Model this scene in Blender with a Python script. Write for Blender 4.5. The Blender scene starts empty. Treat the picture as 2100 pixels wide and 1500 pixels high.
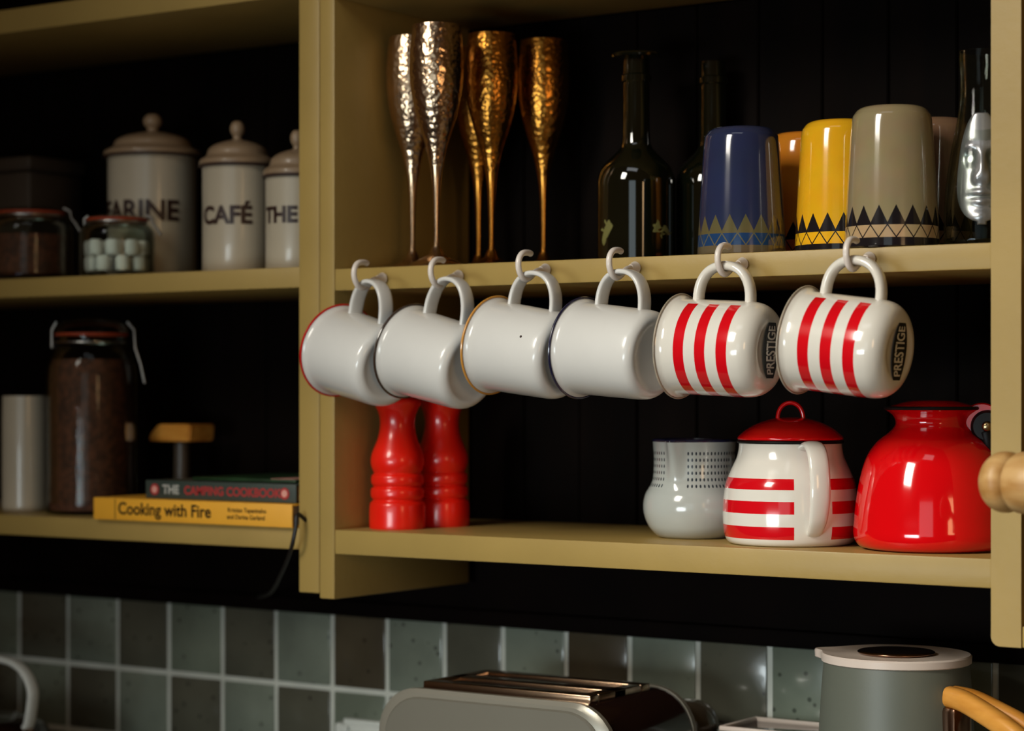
import bpy, bmesh, math, random
from mathutils import Vector, Matrix
random.seed(7)
PI = math.pi
deg = math.radians
scn = bpy.context.scene
COL = scn.collection

# ---------------------------------------------------------------- camera
F = 4490.0                    # focal length in pixels of a 2100 wide frame
H = 1.38                      # eye height
ANG = math.radians(34.0)
CX, CY, HOR = 1050.0, 750.0, 807.0
CAM = Vector((1.403, -1.755, H))
FWD = Vector((-math.sin(ANG), math.cos(ANG), 0))
RGT = Vector((math.cos(ANG), math.sin(ANG), 0))
UP = Vector((0, 0, 1))
cd = bpy.data.cameras.new('camera')
cam = bpy.data.objects.new('camera', cd)
COL.objects.link(cam)
cam.location = CAM
cam.rotation_euler = (PI / 2, 0, ANG)
cd.sensor_fit = 'HORIZONTAL'
cd.sensor_width = 36.0
cd.lens = F / 2100 * 36.0
cd.shift_y = (HOR - CY) / 2100
cd.clip_start = 0.05
cd.dof.use_dof = True
cd.dof.focus_distance = 1.98
cd.dof.aperture_fstop = 4.0
scn.camera = cam

# ---------------------------------------------------------------- light
scn.view_settings.view_transform = 'Standard'
scn.view_settings.look = 'None'
scn.view_settings.gamma = 1.0
scn.view_settings.use_curve_mapping = False
scn.view_settings.exposure = -0.18
world = bpy.data.worlds.new('world')
scn.world = world
world.use_nodes = True
world.node_tree.nodes['Background'].inputs[0].default_value = (1.0, 0.46, 0.14, 1)
world.node_tree.nodes['Background'].inputs[1].default_value = 0.036


def area(name, loc, target, sx, sy, power, color):
    l = bpy.data.lights.new(name, 'AREA')
    l.shape = 'RECTANGLE'; l.size = sx; l.size_y = sy
    l.energy = power; l.color = color
    o = bpy.data.objects.new(name, l)
    COL.objects.link(o)
    o.location = loc
    d = Vector(target) - Vector(loc)
    o.rotation_euler = d.to_track_quat('-Z', 'Y').to_euler()
    return o


k_ = area('window_daylight', (-0.10, -2.35, H + 1.25), (0.74, 0, H - 0.24), 0.6, 0.9, 6.8, (1.0, 0.95, 0.84))
k_.data.spread = math.radians(54)
area('garden_window_daylight', (1.55, -3.6, H + 0.15), (0.4, 0.1, H - 0.05), 1.3, 1.3, 5.0, (0.78, 0.95, 1.0))
area('skylight_daylight', (0.75, -1.5, H + 1.9), (0.55, 0.0, H), 1.2, 0.5, 2.6, (0.92, 0.97, 1.0))
area('low_cool_fill', (0.35, -2.4, H - 0.32), (0.40, 0.1, H - 0.32), 0.9, 0.4, 2.4, (0.86, 0.97, 1.0)).data.spread = math.radians(58)  # added cool fill aimed under the cabinet to brighten the tiles
area('warm_fill', (2.6, -1.6, H + 0.25), (0.5, 0.05, H - 0.1), 0.4, 0.6, 4.5, (1.0, 0.62, 0.30))  # added warm fill low on the right, not a real lamp

# ---------------------------------------------------------------- projection helpers (a pixel and a depth give a point)


def at(px, py, Y):
    d = FWD + RGT * ((px - CX) / F) + UP * ((HOR - py) / F)
    t = (Y - CAM.y) / d.y
    return CAM + d * t


def zc(X, Y):
    return (Vector((X, Y, H)) - CAM).dot(FWD)


def Xat(px, Y):
    return at(px, 807, Y).x


def mpp(X, Y):
    return zc(X, Y) / F


UT = H + 0.1272      # top of the upper shelf
UB = H + 0.1048
LT = H - 0.1397      # top of the lower shelf
LB = H - 0.1646
ULT = H + 0.1310     # upper shelf of the left unit
ULB = H + 0.1095
LLT = H - 0.1395
LLB = H - 0.1620
BACK = 0.25
COUNTER = H - 0.48

# ---------------------------------------------------------------- materials


def mat(name, col, rough=0.5, metal=0.0, coat=0.0, trans=0.0, ior=1.5, var=0.0, vscale=20, bump=0.0, bscale=60,
        stretch=(1, 1, 1), col2=None, spec=0.5, alpha=1.0, vor=False):
    m = bpy.data.materials.new(name)
    m.use_nodes = True
    nt = m.node_tree
    b = nt.nodes['Principled BSDF']
    b.inputs['Base Color'].default_value = (*col, 1)
    b.inputs['Roughness'].default_value = rough
    b.inputs['Metallic'].default_value = metal
    b.inputs['Coat Weight'].default_value = coat
    b.inputs['Coat Roughness'].default_value = 0.05
    b.inputs['Transmission Weight'].default_value = trans
    b.inputs['IOR'].default_value = ior
    b.inputs['Specular IOR Level'].default_value = spec
    b.inputs['Alpha'].default_value = alpha
    if var or bump:
        tc = nt.nodes.new('ShaderNodeTexCoord')
        mp = nt.nodes.new('ShaderNodeMapping')
        mp.inputs['Scale'].default_value = stretch
        nt.links.new(tc.outputs['Object'], mp.inputs['Vector'])
    if var or col2:
        n = nt.nodes.new('ShaderNodeTexNoise')
        n.inputs['Scale'].default_value = vscale
        n.inputs['Detail'].default_value = 5
        nt.links.new(mp.outputs[0], n.inputs['Vector'])
        r = nt.nodes.new('ShaderNodeValToRGB')
        r.color_ramp.elements[0].position = 0.35
        r.color_ramp.elements[1].position = 0.65
        c2 = col2 if col2 else tuple(c * (1 - var) for c in col)
        r.color_ramp.elements[0].color = (*c2, 1)
        r.color_ramp.elements[1].color = (*col, 1)
        nt.links.new(n.outputs['Fac'], r.inputs['Fac'])
        nt.links.new(r.outputs['Color'], b.inputs['Base Color'])
    if bump:
        if vor:
            v = nt.nodes.new('ShaderNodeTexVoronoi')
            v.inputs['Scale'].default_value = bscale
            v.feature = 'SMOOTH_F1'
            outp = v.outputs['Distance']
        else:
            v = nt.nodes.new('ShaderNodeTexNoise')
            v.inputs['Scale'].default_value = bscale
            v.inputs['Detail'].default_value = 4
            outp = v.outputs['Fac']
        nt.links.new(mp.outputs[0], v.inputs['Vector'])
        bn = nt.nodes.new('ShaderNodeBump')
        bn.inputs['Strength'].default_value = bump
        bn.inputs['Distance'].default_value = 0.002
        nt.links.new(outp, bn.inputs['Height'])
        nt.links.new(bn.outputs['Normal'], b.inputs['Normal'])
    return m


PAINT = mat('olive_paint', (0.385, 0.260, 0.076), 0.42, var=0.10, vscale=9, bump=0.12, bscale=120, stretch=(1, 1, 1), spec=0.35)
PAINT_IN = PAINT
DARKB = mat('dark_stained_board', (0.0040, 0.0018, 0.0010), 0.7, var=0.5, vscale=6, stretch=(6, 6, 0.6), bump=0.1, bscale=30, spec=0.06)
DARKW = mat('black_wall_paint', (0.004, 0.0016, 0.001), 0.7, var=0.5, vscale=8, bump=0.1, bscale=40, spec=0.06)
ENAM = mat('white_enamel', (0.70, 0.685, 0.65), 0.24, coat=0.25, var=0.05, vscale=12, bump=0.03, bscale=50)
CREAM = mat('cream_enamel', (0.77, 0.73, 0.65), 0.14, coat=0.6, var=0.04, vscale=12, bump=0.02, bscale=40)
HOOKM = mat('white_vinyl_hook', (0.78, 0.70, 0.63), 0.3, coat=0.3, var=0.1, vscale=60)
RED = mat('red_enamel', (0.74, 0.002, 0.005), 0.10, coat=0.8, var=0.04, vscale=14, bump=0.02, bscale=30)
REDSTR = mat('red_stripe', (0.66, 0.004, 0.010), 0.14, coat=0.6, var=0.04, vscale=20)
REDWOOD = mat('red_lacquered_wood', (0.86, 0.012, 0.004), 0.28, coat=0.35, var=0.08, vscale=10, stretch=(4, 4, 1), bump=0.03, bscale=40)
RIM_RED = mat('red_rim', (0.55, 0.01, 0.01), 0.2, coat=0.5, var=0.1, vscale=40)
RIM_BRN = mat('dark_brown_rim', (0.05, 0.028, 0.018), 0.25, coat=0.5, var=0.2, vscale=40)
RIM_ORG = mat('amber_rim', (0.66, 0.30, 0.05), 0.25, coat=0.5, var=0.1, vscale=40)
RIM_NVY = mat('navy_rim', (0.012, 0.012, 0.045), 0.2, coat=0.5, var=0.2, vscale=40)
RIM_WORN = mat('worn_cream_rim', (0.50, 0.42, 0.32), 0.35, var=0.5, vscale=60)
BLACK = mat('black_ink', (0.005, 0.004, 0.004), 0.45, var=0.1, vscale=30, spec=0.25)
GOLD = mat('hammered_bronze', (0.74, 0.52, 0.34), 0.22, metal=1.0, var=0.25, vscale=30, bump=0.45, bscale=230, vor=True)
GOLDS = mat('smooth_bronze', (0.70, 0.48, 0.30), 0.22, metal=1.0, var=0.15, vscale=40, bump=0.1, bscale=80)
GOLD2 = mat('hammered_bronze_wood_reflection', (0.62, 0.27, 0.045), 0.25, metal=1.0, var=0.35, vscale=30, bump=0.45, bscale=230, vor=True)  # same bronze, the wood it reflects painted in as amber
GOLD2S = mat('smooth_bronze_wood_reflection', (0.62, 0.27, 0.045), 0.25, metal=1.0, var=0.15, vscale=40, bump=0.1, bscale=80)  # reflected wood put into the smooth bronze colour too
DGLASS = mat('dark_green_glass', (0.0035, 0.0045, 0.002), 0.05, coat=1.0, var=0.2, vscale=10, spec=0.8)


def thin_glass(name, tint):
    m = bpy.data.materials.new(name); m.use_nodes = True
    nt = m.node_tree; nt.nodes.clear()
    o = nt.nodes.new('ShaderNodeOutputMaterial'); t = nt.nodes.new('ShaderNodeBsdfTransparent'); g_ = nt.nodes.new('ShaderNodeBsdfGlossy')
    t.inputs['Color'].default_value = (*tint, 1); g_.inputs['Roughness'].default_value = 0.03
    fr = nt.nodes.new('ShaderNodeFresnel'); fr.inputs['IOR'].default_value = 1.28
    n = nt.nodes.new('ShaderNodeTexNoise'); n.inputs['Scale'].default_value = 18
    b = nt.nodes.new('ShaderNodeBump'); b.inputs['Strength'].default_value = 0.15; b.inputs['Distance'].default_value = 0.002
    nt.links.new(n.outputs['Fac'], b.inputs['Height']); nt.links.new(b.outputs['Normal'], g_.inputs['Normal'])
    mx = nt.nodes.new('ShaderNodeMixShader')
    ml = nt.nodes.new('ShaderNodeMath'); ml.operation = 'MULTIPLY'; ml.inputs[1].default_value = 0.6
    nt.links.new(fr.outputs[0], ml.inputs[0]); nt.links.new(ml.outputs[0], mx.inputs[0]); nt.links.new(t.outputs[0], mx.inputs[1]); nt.links.new(g_.outputs[0], mx.inputs[2])
    nt.links.new(mx.outputs[0], o.inputs['Surface'])
    return m


CLEAR = thin_glass('clear_glass', (0.90, 0.93, 0.90))
SILV = mat('silvered_glass', (0.42, 0.42, 0.42), 0.30, metal=0.7, var=0.5, vscale=60, stretch=(1, 1, 0.15), bump=0.15, bscale=50)
LIZ = mat('yellow_green_print', (0.16, 0.15, 0.045), 0.4, var=0.1, vscale=50)
WOODL = mat('light_turned_wood', (0.60, 0.36, 0.14), 0.45, var=0.4, vscale=14, stretch=(1.0, 6, 6), bump=0.08, bscale=60, col2=(0.42, 0.20, 0.05))
WOODO = mat('orange_oiled_wood', (0.72, 0.33, 0.06), 0.35, coat=0.2, var=0.3, vscale=12, stretch=(1, 5, 5), bump=0.05, bscale=60, col2=(0.52, 0.20, 0.025))
GREY = mat('grey_green_matt_metal', (0.115, 0.125, 0.10), 0.45, var=0.1, vscale=10, bump=0.04, bscale=300)
TOAST = mat('taupe_grey_panel', (0.155, 0.145, 0.115), 0.42, var=0.06, vscale=6, bump=0.03, bscale=250)
TOASTL = mat('light_taupe_edge', (0.29, 0.27, 0.22), 0.3, var=0.06, vscale=6, metal=0.3)
CHROME = mat('bronze_tinted_steel', (0.50, 0.33, 0.21), 0.25, metal=1.0, var=0.2, vscale=8, stretch=(1, 12, 1))
DCHROME = mat('dark_glossy_plastic', (0.022, 0.009, 0.006), 0.14, coat=0.5, var=0.3, vscale=8)
STEEL = mat('dull_steel', (0.45, 0.42, 0.38), 0.3, metal=1.0, var=0.2, vscale=30)
COPPER = mat('dark_copper', (0.30, 0.17, 0.11), 0.2, metal=1.0, var=0.2, vscale=20)
BRASS = mat('aged_brass', (0.45, 0.32, 0.16), 0.25, metal=1.0, var=0.2, vscale=60)
WPLAS = mat('white_plastic', (0.62, 0.64, 0.60), 0.35, var=0.04, vscale=10)
LIDW = mat('pinkish_white_plastic', (0.66, 0.56, 0.49), 0.35, var=0.05, vscale=10)
RUBBER = mat('orange_rubber_seal', (0.36, 0.045, 0.012), 0.5, var=0.1, vscale=30)
CONT = mat('brown_grain', (0.14, 0.040, 0.016), 0.75, var=0.6, vscale=130, bump=0.5, bscale=160)
SUGAR = mat('white_marshmallows', (0.92, 0.90, 0.86), 0.7, var=0.1, vscale=30)
CANW = mat('aged_white_enamel', (0.50, 0.43, 0.32), 0.35, coat=0.3, var=0.12, vscale=9)
CANL = mat('shaded_enamel_lid', (0.33, 0.22, 0.13), 0.45, coat=0.3, var=0.2, vscale=12)  # lid colour darkened to hold the top panel's shadow
BRNR = mat('brown_edge', (0.035, 0.014, 0.010), 0.4, var=0.2, vscale=30)
BOOKY = mat('yellow_book_cloth', (0.88, 0.42, 0.035), 0.45, var=0.06, vscale=20)
BOOKG = mat('dark_green_book_cloth', (0.040, 0.055, 0.045), 0.45, var=0.15, vscale=20)
BOOKR = mat('red_print', (0.42, 0.03, 0.03), 0.5, var=0.1, vscale=30)
PAGES = mat('book_pages', (0.55, 0.45, 0.33), 0.8, var=0.3, vscale=20, stretch=(1, 1, 80))
PINK = mat('pale_pink_print', (0.70, 0.34, 0.28), 0.5, var=0.1, vscale=30)
PALE = mat('pale_print', (0.42, 0.42, 0.38), 0.5, var=0.1, vscale=30)
DTIN = mat('dull_dark_tin', (0.055, 0.040, 0.028), 0.4, var=0.2, vscale=10)
MAGG = mat('green_magazine_cover', (0.02, 0.06, 0.02), 0.4, var=0.6, vscale=25)
CORD = mat('black_cord', (0.006, 0.004, 0.004), 0.5, var=0.1, vscale=30)
COUNTM = mat('pale_worktop', (0.30, 0.26, 0.20), 0.4, var=0.2, vscale=5, bump=0.05, bscale=30)

# ---------------------------------------------------------------- object helpers


def obj(name, bm, m, parent=None, smooth=35):
    me = bpy.data.meshes.new(name)
    bmesh.ops.recalc_face_normals(bm, faces=bm.faces)
    bm.to_mesh(me); bm.free()
    ms = m if isinstance(m, (list, tuple)) else [m]
    for k in ms:
        me.materials.append(k)
    if smooth:
        me.shade_smooth()
        me.set_sharp_from_angle(angle=math.radians(smooth))
    o = bpy.data.objects.new(name, me)
    COL.objects.link(o)
    if parent:
        o.parent = parent
    return o


def tag(o, label, cat, group=None):
    o['label'] = label; o['category'] = cat
    if group:
        o['group'] = group
    return o


def thing(name, label, cat, loc=(0, 0, 0), rz=0.0, group=None):
    o = bpy.data.objects.new(name, None)
    o.empty_display_size = 0.03
    COL.objects.link(o)
    o.location = loc; o.rotation_euler = (0, 0, rz)
    return tag(o, label, cat, group)


def struct(name, bm, m, smooth=35):
    o = obj(name, bm, m, None, smooth)
    o['kind'] = 'structure'
    return o


def box(bm, x0, x1, y0, y1, z0, z1, bev=0.0, mi=0, seg=2):
    r = bmesh.ops.create_cube(bm, size=1.0)
    vs = r['verts']
    for v in vs:
        v.co = Vector((x0 + (v.co.x + .5) * (x1 - x0), y0 + (v.co.y + .5) * (y1 - y0), z0 + (v.co.z + .5) * (z1 - z0)))
    fs = set(f for v in vs for f in v.link_faces)
    for f in fs:
        f.material_index = mi
    if bev:
        es = set(e for v in vs for e in v.link_edges)
        rr = bmesh.ops.bevel(bm, geom=list(es), offset=bev, segments=seg, profile=0.5, affect='EDGES')
        for f in rr['faces']:
            f.material_index = mi
    return bm


def bmbox(*a, **k):
    return box(bmesh.new(), *a, **k)


def crom(pts, n=6):
    out = []
    for i in range(len(pts) - 1):
        p0 = pts[max(i - 1, 0)]; p1 = pts[i]; p2 = pts[i + 1]; p3 = pts[min(i + 2, len(pts) - 1)]
        for k in range(n):
            t = k / n
            out.append(tuple(0.5 * ((2 * p1[j]) + (-p0[j] + p2[j]) * t + (2 * p0[j] - 5 * p1[j] + 4 * p2[j] - p3[j]) * t * t +
                                    (-p0[j] + 3 * p1[j] - 3 * p2[j] + p3[j]) * t ** 3) for j in range(len(p1))))
    out.append(tuple(pts[-1]))
    return out


def lathe(bm, prof, seg=64, mi=0, mf=None, M=None, rf=None):
    """prof: (r, z) pairs turned about Z. mf(r, z, angle) gives a material index."""
    rings = []
    for (r, z) in prof:
        if r <= 1e-6:
            rings.append([bm.verts.new((0, 0, z))])
        else:
            rings.append([bm.verts.new(((rf(r, z, 2 * PI * k / seg) if rf else r) * math.cos(2 * PI * k / seg),
                                        (rf(r, z, 2 * PI * k / seg) if rf else r) * math.sin(2 * PI * k / seg), z)) for k in range(seg)])
    for i in range(len(rings) - 1):
        a, b = rings[i], rings[i + 1]
        for k in range(seg):
            k2 = (k + 1) % seg
            if len(a) == 1 and len(b) == 1:
                continue
            if len(a) == 1:
                f = bm.faces.new((a[0], b[k], b[k2]))
            elif len(b) == 1:
                f = bm.faces.new((a[k], a[k2], b[0]))
            else:
                f = bm.faces.new((a[k], a[k2], b[k2], b[k]))
            f.material_index = mi if mf is None else mf((prof[i][0] + prof[i + 1][0]) / 2, (prof[i][1] + prof[i + 1][1]) / 2, 2 * PI * (k + .5) / seg)
    if M is not None:
        vs = [v for r in rings for v in r]
        for v in vs:
            v.co = M @ v.co
    return bm


def bmlathe(prof, **k):
    return lathe(bmesh.new(), prof, **k)


def tube(bm, pts, r, seg=12, mi=0, cap=True, taper=None):
    """round tube along points; r a number or list of radii"""
    n = len(pts); pts = [Vector(p) for p in pts]
    rings = []; prev = None
    for i, p in enumerate(pts):
        t = (pts[min(i + 1, n - 1)] - pts[max(i - 1, 0)]).normalized()
        if prev is None:
            a = Vector((0, 0, 1)) if abs(t.z) < 0.9 else Vector((1, 0, 0))
            nrm = t.cross(a).normalized()
        else:
            nrm = (prev - t * prev.dot(t)).normalized()
        prev = nrm
        bn = t.cross(nrm)
        rr = r[i] if isinstance(r, (list, tuple)) else r
        rings.append([bm.verts.new(p + (nrm * math.cos(2 * PI * k / seg) + bn * math.sin(2 * PI * k / seg)) * rr) for k in range(seg)])
    for i in range(n - 1):
        for k in range(seg):
            k2 = (k + 1) % seg
            bm.faces.new((rings[i][k], rings[i][k2], rings[i + 1][k2], rings[i + 1][k])).material_index = mi
    if cap:
        for rg, p, s in ((rings[0], pts[0] - (pts[1] - pts[0]).normalized() * (r[0] if isinstance(r, (list, tuple)) else r) * .5, 1),
                         (rings[-1], pts[-1] + (pts[-1] - pts[-2]).normalized() * (r[-1] if isinstance(r, (list, tuple)) else r) * .5, 0)):
            c = bm.verts.new(p)
            for k in range(seg):
                bm.faces.new((rg[k], rg[(k + 1) % seg], c)).material_index = mi
    return bm


def sweep(bm, pts, side, w, t, mi=0, seg=16, pw=2.6, ws=None):
    """strap: superellipse section w wide along `side`, t thick"""
    pts = [Vector(p) for p in pts]; n = len(pts); side = Vector(side).normalized()
    rings = []
    for i, p in enumerate(pts):
        d = (pts[min(i + 1, n - 1)] - pts[max(i - 1, 0)]).normalized()
        nr = d.cross(side).normalized()
        k_ = ws[i] if ws else 1.0
        rg = []
        for k in range(seg):
            a = 2 * PI * k / seg
            c, s = math.cos(a), math.sin(a)
            rg.append(bm.verts.new(p + side * (math.copysign(abs(c) ** (2 / pw), c) * w / 2 * k_) + nr * (math.copysign(abs(s) ** (2 / pw), s) * t / 2 * k_)))
        rings.append(rg)
    for i in range(n - 1):
        for k in range(seg):
            k2 = (k + 1) % seg
            bm.faces.new((rings[i][k], rings[i][k2], rings[i + 1][k2], rings[i + 1][k])).material_index = mi
    bm.faces.new(rings[0]).material_index = mi
    bm.faces.new(rings[-1]).material_index = mi
    return bm


def torus(bm, R, r, z=0, seg=72, s2=8, mi=0):
    prof = [(R + r * math.cos(2 * PI * k / s2), z + r * math.sin(2 * PI * k / s2)) for k in range(s2 + 1)]
    return lathe(bm, prof, seg=seg, mi=mi)


def text_pts(body, size, bold=0.0):
    cu = bpy.data.curves.new('lettering', 'FONT')
    cu.body = body; cu.size = size; cu.offset = bold
    cu.align_x = 'CENTER'; cu.align_y = 'CENTER'
    cu.resolution_u = 6
    o = bpy.data.objects.new('lettering', cu)
    COL.objects.link(o)
    dg = bpy.context.evaluated_depsgraph_get()
    me = bpy.data.meshes.new_from_object(o.evaluated_get(dg))
    bpy.data.objects.remove(o); bpy.data.curves.remove(cu)
    bm = bmesh.new(); bm.from_mesh(me); bpy.data.meshes.remove(me)
    return bm


def lettering(body, size, fn, m, parent, bold=0.0, name='lettering'):
    bm = text_pts(body, size, bold)
    if size > 0.01:
        bmesh.ops.subdivide_edges(bm, edges=[e for e in bm.edges if e.calc_length() > 0.006], cuts=2)
    for v in bm.verts:
        v.co = fn(v.co.x, v.co.y)
    me = bpy.data.meshes.new(name); bm.to_mesh(me); bm.free(); me.materials.append(m)
    o = bpy.data.objects.new(name, me); COL.objects.link(o); o.parent = parent
    return o


def cyl_fn(R, ang, z0):
    """map flat text on a cylinder of radius R, centred at azimuth ang (reading left to right seen from outside)"""
    def fn(x, y):
        a = ang + x / R
        return Vector((R * math.cos(a), R * math.sin(a), z0 + y))
    return fn


def face_cam(X, Y):
    """azimuth from a point towards the camera"""
    return math.atan2(CAM.y - Y, CAM.x - X)


def pxprof(lst, X, Y, base):
    k = mpp(X, Y)
    return [(hw * k, H + (HOR - py) * k - base) for hw, py in lst]

# ================================================================ SETTING
# tiled wall: grout sheet with handmade tiles, one mesh
bm = bmesh.new()
TZ = H - 0.259
box(bm, -1.6, 1.9, BACK + 0.0022, BACK + 0.10, H - 1.38, TZ, mi=0)
cols = [Xat(p, BACK) for p in (38, 138, 240, 345, 455, 565, 680, 793, 910, 1030, 1160, 1290, 1430, 1577)]
w = 0.081
xs = [cols[0] - 0.087 * k for k in range(9, 0, -1)] + cols + [cols[-1] + w * k for k in range(1, 14)]
g = 0.0030
zrow = [TZ, TZ - 0.0865]
while zrow[-1] > COUNTER - 0.02:
    zrow.append(zrow[-1] - 0.084)
for i in range(len(xs) - 1):
    for j in range(len(zrow) - 1):
        z1, z0 = zrow[j], zrow[j + 1]
        odd = (i + j) % 2
        mi = 1 + (random.randrange(2) if odd == 0 else 2 + random.randrange(2))
        top = z1 - (0.0 if j == 0 else g)
        n0 = len(bm.verts)
        dy = random.uniform(-0.0006, 0.0006)
        box(bm, xs[i] + g, xs[i + 1] - g, BACK + dy, BACK + 0.014, z0 + g, top, bev=0.0018, mi=mi, seg=2)
GROUT = mat('pale_grout', (0.60, 0.62, 0.56), 0.8, var=0.15, vscale=20)


def tile_mat(name, c):
    m = mat(name, c, 0.22, coat=0.35, var=0.35, vscale=9, bump=0.30, bscale=22)
    nt = m.node_tree
    b = nt.nodes['Principled BSDF']
    # pits and dark specks of hand-made glaze
    tc = nt.nodes.new('ShaderNodeTexCoord')
    v = nt.nodes.new('ShaderNodeTexVoronoi'); v.inputs['Scale'].default_value = 55
    nt.links.new(tc.outputs['Object'], v.inputs['Vector'])
    r = nt.nodes.new('ShaderNodeValToRGB')
    r.color_ramp.elements[0].position = 0.10; r.color_ramp.elements[0].color = (0.25, 0.25, 0.25, 1)
    r.color_ramp.elements[1].position = 0.17; r.color_ramp.elements[1].color = (1, 1, 1, 1)
    nt.links.new(v.outputs['Distance'], r.inputs['Fac'])
    src = b.inputs['Base Color'].links[0].from_socket
    mx = nt.nodes.new('ShaderNodeMix'); mx.data_type = 'RGBA'; mx.blend_type = 'MULTIPLY'
    mx.inputs[0].default_value = 0.8
    nt.links.new(src, mx.inputs[6]); nt.links.new(r.outputs['Color'], mx.inputs[7])
    nt.links.new(mx.outputs[2], b.inputs['Base Color'])
    return m


struct('wall_back', bm, [GROUT, tile_mat('sage_tile', (0.190, 0.220, 0.170)), tile_mat('sage_tile_pale', (0.225, 0.260, 0.210)),
                         tile_mat('dark_tile', (0.085, 0.070, 0.045)), tile_mat('dark_tile_grey', (0.105, 0.105, 0.078))])
# black painted wall above the tiles with a thin ledge where they meet
bm = bmbox(-1.6, 1.9, BACK + 0.004, BACK + 0.10, TZ, H + 1.0)
struct('wall_upper', bm, DARKW)
bm = bmbox(-1.6, 1.9, BACK - 0.006, BACK + 0.004, TZ, TZ + 0.018, bev=0.002)
struct('trim_1', bm, DARKW)
# worktop
cnt = thing('kitchen_worktop', 'pale kitchen worktop running under the tiled wall', 'worktop', (0, 0, COUNTER - 0.04))
obj('slab', bmbox(-1.5, 1.8, -0.36, BACK - 0.001, 0, 0.04, bev=0.004), COUNTM, cnt)
base = thing('base_cabinet', 'painted base cabinet carrying the worktop', 'cabinet', (0, 0, 0))
obj('body', bmbox(-1.5, 1.8, -0.33, BACK - 0.001, 0.0, COUNTER - 0.04, bev=0.003), PAINT, base)
struct('floor', bmbox(-1.6, 1.9, -3.4, BACK + 0.10, -0.04, 0.0), mat('floor_boards', (0.10, 0.06, 0.03), 0.5, var=0.3, vscale=4, stretch=(1, 12, 1)))

# ================================================================ SHELVING
Bk = BACK - 0.010


def back_panel(x0, x1, z0, z1, parent, name='back_panel'):
    bm = bmesh.new()
    x = x0
    while x < x1 - 1e-4:
        xe = min(x + 0.072, x1)
        box(bm, x + 0.0006, xe - 0.0006, Bk + random.uniform(0, 0.002), BACK + 0.003, z0, z1, bev=0.0015, seg=1)
        x = xe
    return obj(name, bm, DARKB, parent)


# middle unit
mu = thing('wall_shelf_unit', 'olive painted open shelf unit in the middle, mugs hanging from its upper shelf', 'shelf unit', (0, 0, H))
ZT, ZB = 0.405, -0.2110
obj('side_panel', bmbox(-0.0195, 0, 0, Bk, ZB, ZT + 0.06, bev=0.0015), PAINT, mu)
bm = bmesh.new()
rc = 0.008; zlo = ZB - 0.002
pp_ = [(0.7325, ZT + 0.06), (0.706, ZT + 0.06)] + [(0.706 + rc - rc * math.cos(PI / 2 * k / 8), zlo + rc - rc * math.sin(PI / 2 * k / 8)) for k in range(9)] + [(0.7325, zlo)]
va = [bm.verts.new((x, 0, z)) for x, z in pp_]; vb = [bm.verts.new((x, Bk, z)) for x, z in pp_]
bm.faces.new(va); bm.faces.new(list(reversed(vb)))
for k in range(len(va)):
    bm.faces.new((va[k], va[(k + 1) % len(va)], vb[(k + 1) % len(va)], vb[k]))
# rounded lower corner at the front
obj('side_panel', bm, PAINT, mu)
obj('shelf', bmbox(0, 0.706, 0.0008, Bk, UB - H, UT - H, bev=0.0012), PAINT, mu)
obj('shelf', bmbox(0, 0.706, 0.0008, Bk, LB - H, LT - H, bev=0.0012), PAINT, mu)
obj('top_panel', bmbox(0, 0.706, 0.0008, Bk, ZT, ZT + 0.025, bev=0.0012), PAINT, mu)
back_panel(0, 0.706, LB - H, ZT, mu)
# left unit
lu = thing('wall_shelf_unit', 'olive painted open shelf unit at the left, holding enamel canisters and books', 'shelf unit', (0, 0, H))
obj('side_panel', bmbox(-0.047, -0.0199, 0, Bk, ZB + 0.005, ZT + 0.06, bev=0.0015), PAINT, lu)
obj('side_panel', bmbox(-0.90, -0.872, 0, Bk, ZB + 0.005, ZT + 0.06, bev=0.0015), PAINT, lu)
obj('shelf', bmbox(-0.872, -0.047, 0.0008, Bk, ULB - H, ULT - H, bev=0.0012), PAINT, lu)
obj('shelf', bmbox(-0.872, -0.047, 0.0008, Bk, LLB - H, LLT - H, bev=0.0012), PAINT, lu)
obj('top_panel', bmbox(-0.872, -0.047, 0.0008, Bk, 0.413, 0.440, bev=0.0012), PAINT, lu)
back_panel(-0.872, -0.047, LLB - H, 0.413, lu)
# right unit
ru = thing('wall_shelf_unit', 'olive painted shelf unit cut off by the right edge of the photo', 'shelf unit', (0, 0, H))
obj('shelf', bmbox(0.7330, 1.30, 0.004, Bk, 0.107, 0.130, bev=0.0012), PAINT, ru)
obj('bottom_rail', bmbox(0.7330, 1.30, 0.0008, Bk, -0.213, -0.195, bev=0.0012), PAINT, ru)
obj('side_panel', bmbox(1.30, 1.327, 0, Bk, -0.213, 0.46, bev=0.0012), PAINT, ru)
back_panel(0.7330, 1.30, -0.195, 0.46, ru)

# ================================================================ HOOKS AND MUGS
hooks = [(785, 572), (941, 567), (1119, 554), (1303, 550), (1523, 542), (1783, 531)]
hook_words = ['holding the red rimmed mug', 'holding the brown rimmed mug', 'holding the amber rimmed mug',
              'holding the navy rimmed mug', 'holding the left red striped mug', 'holding the right red striped mug']
HY = -0.0345


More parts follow.
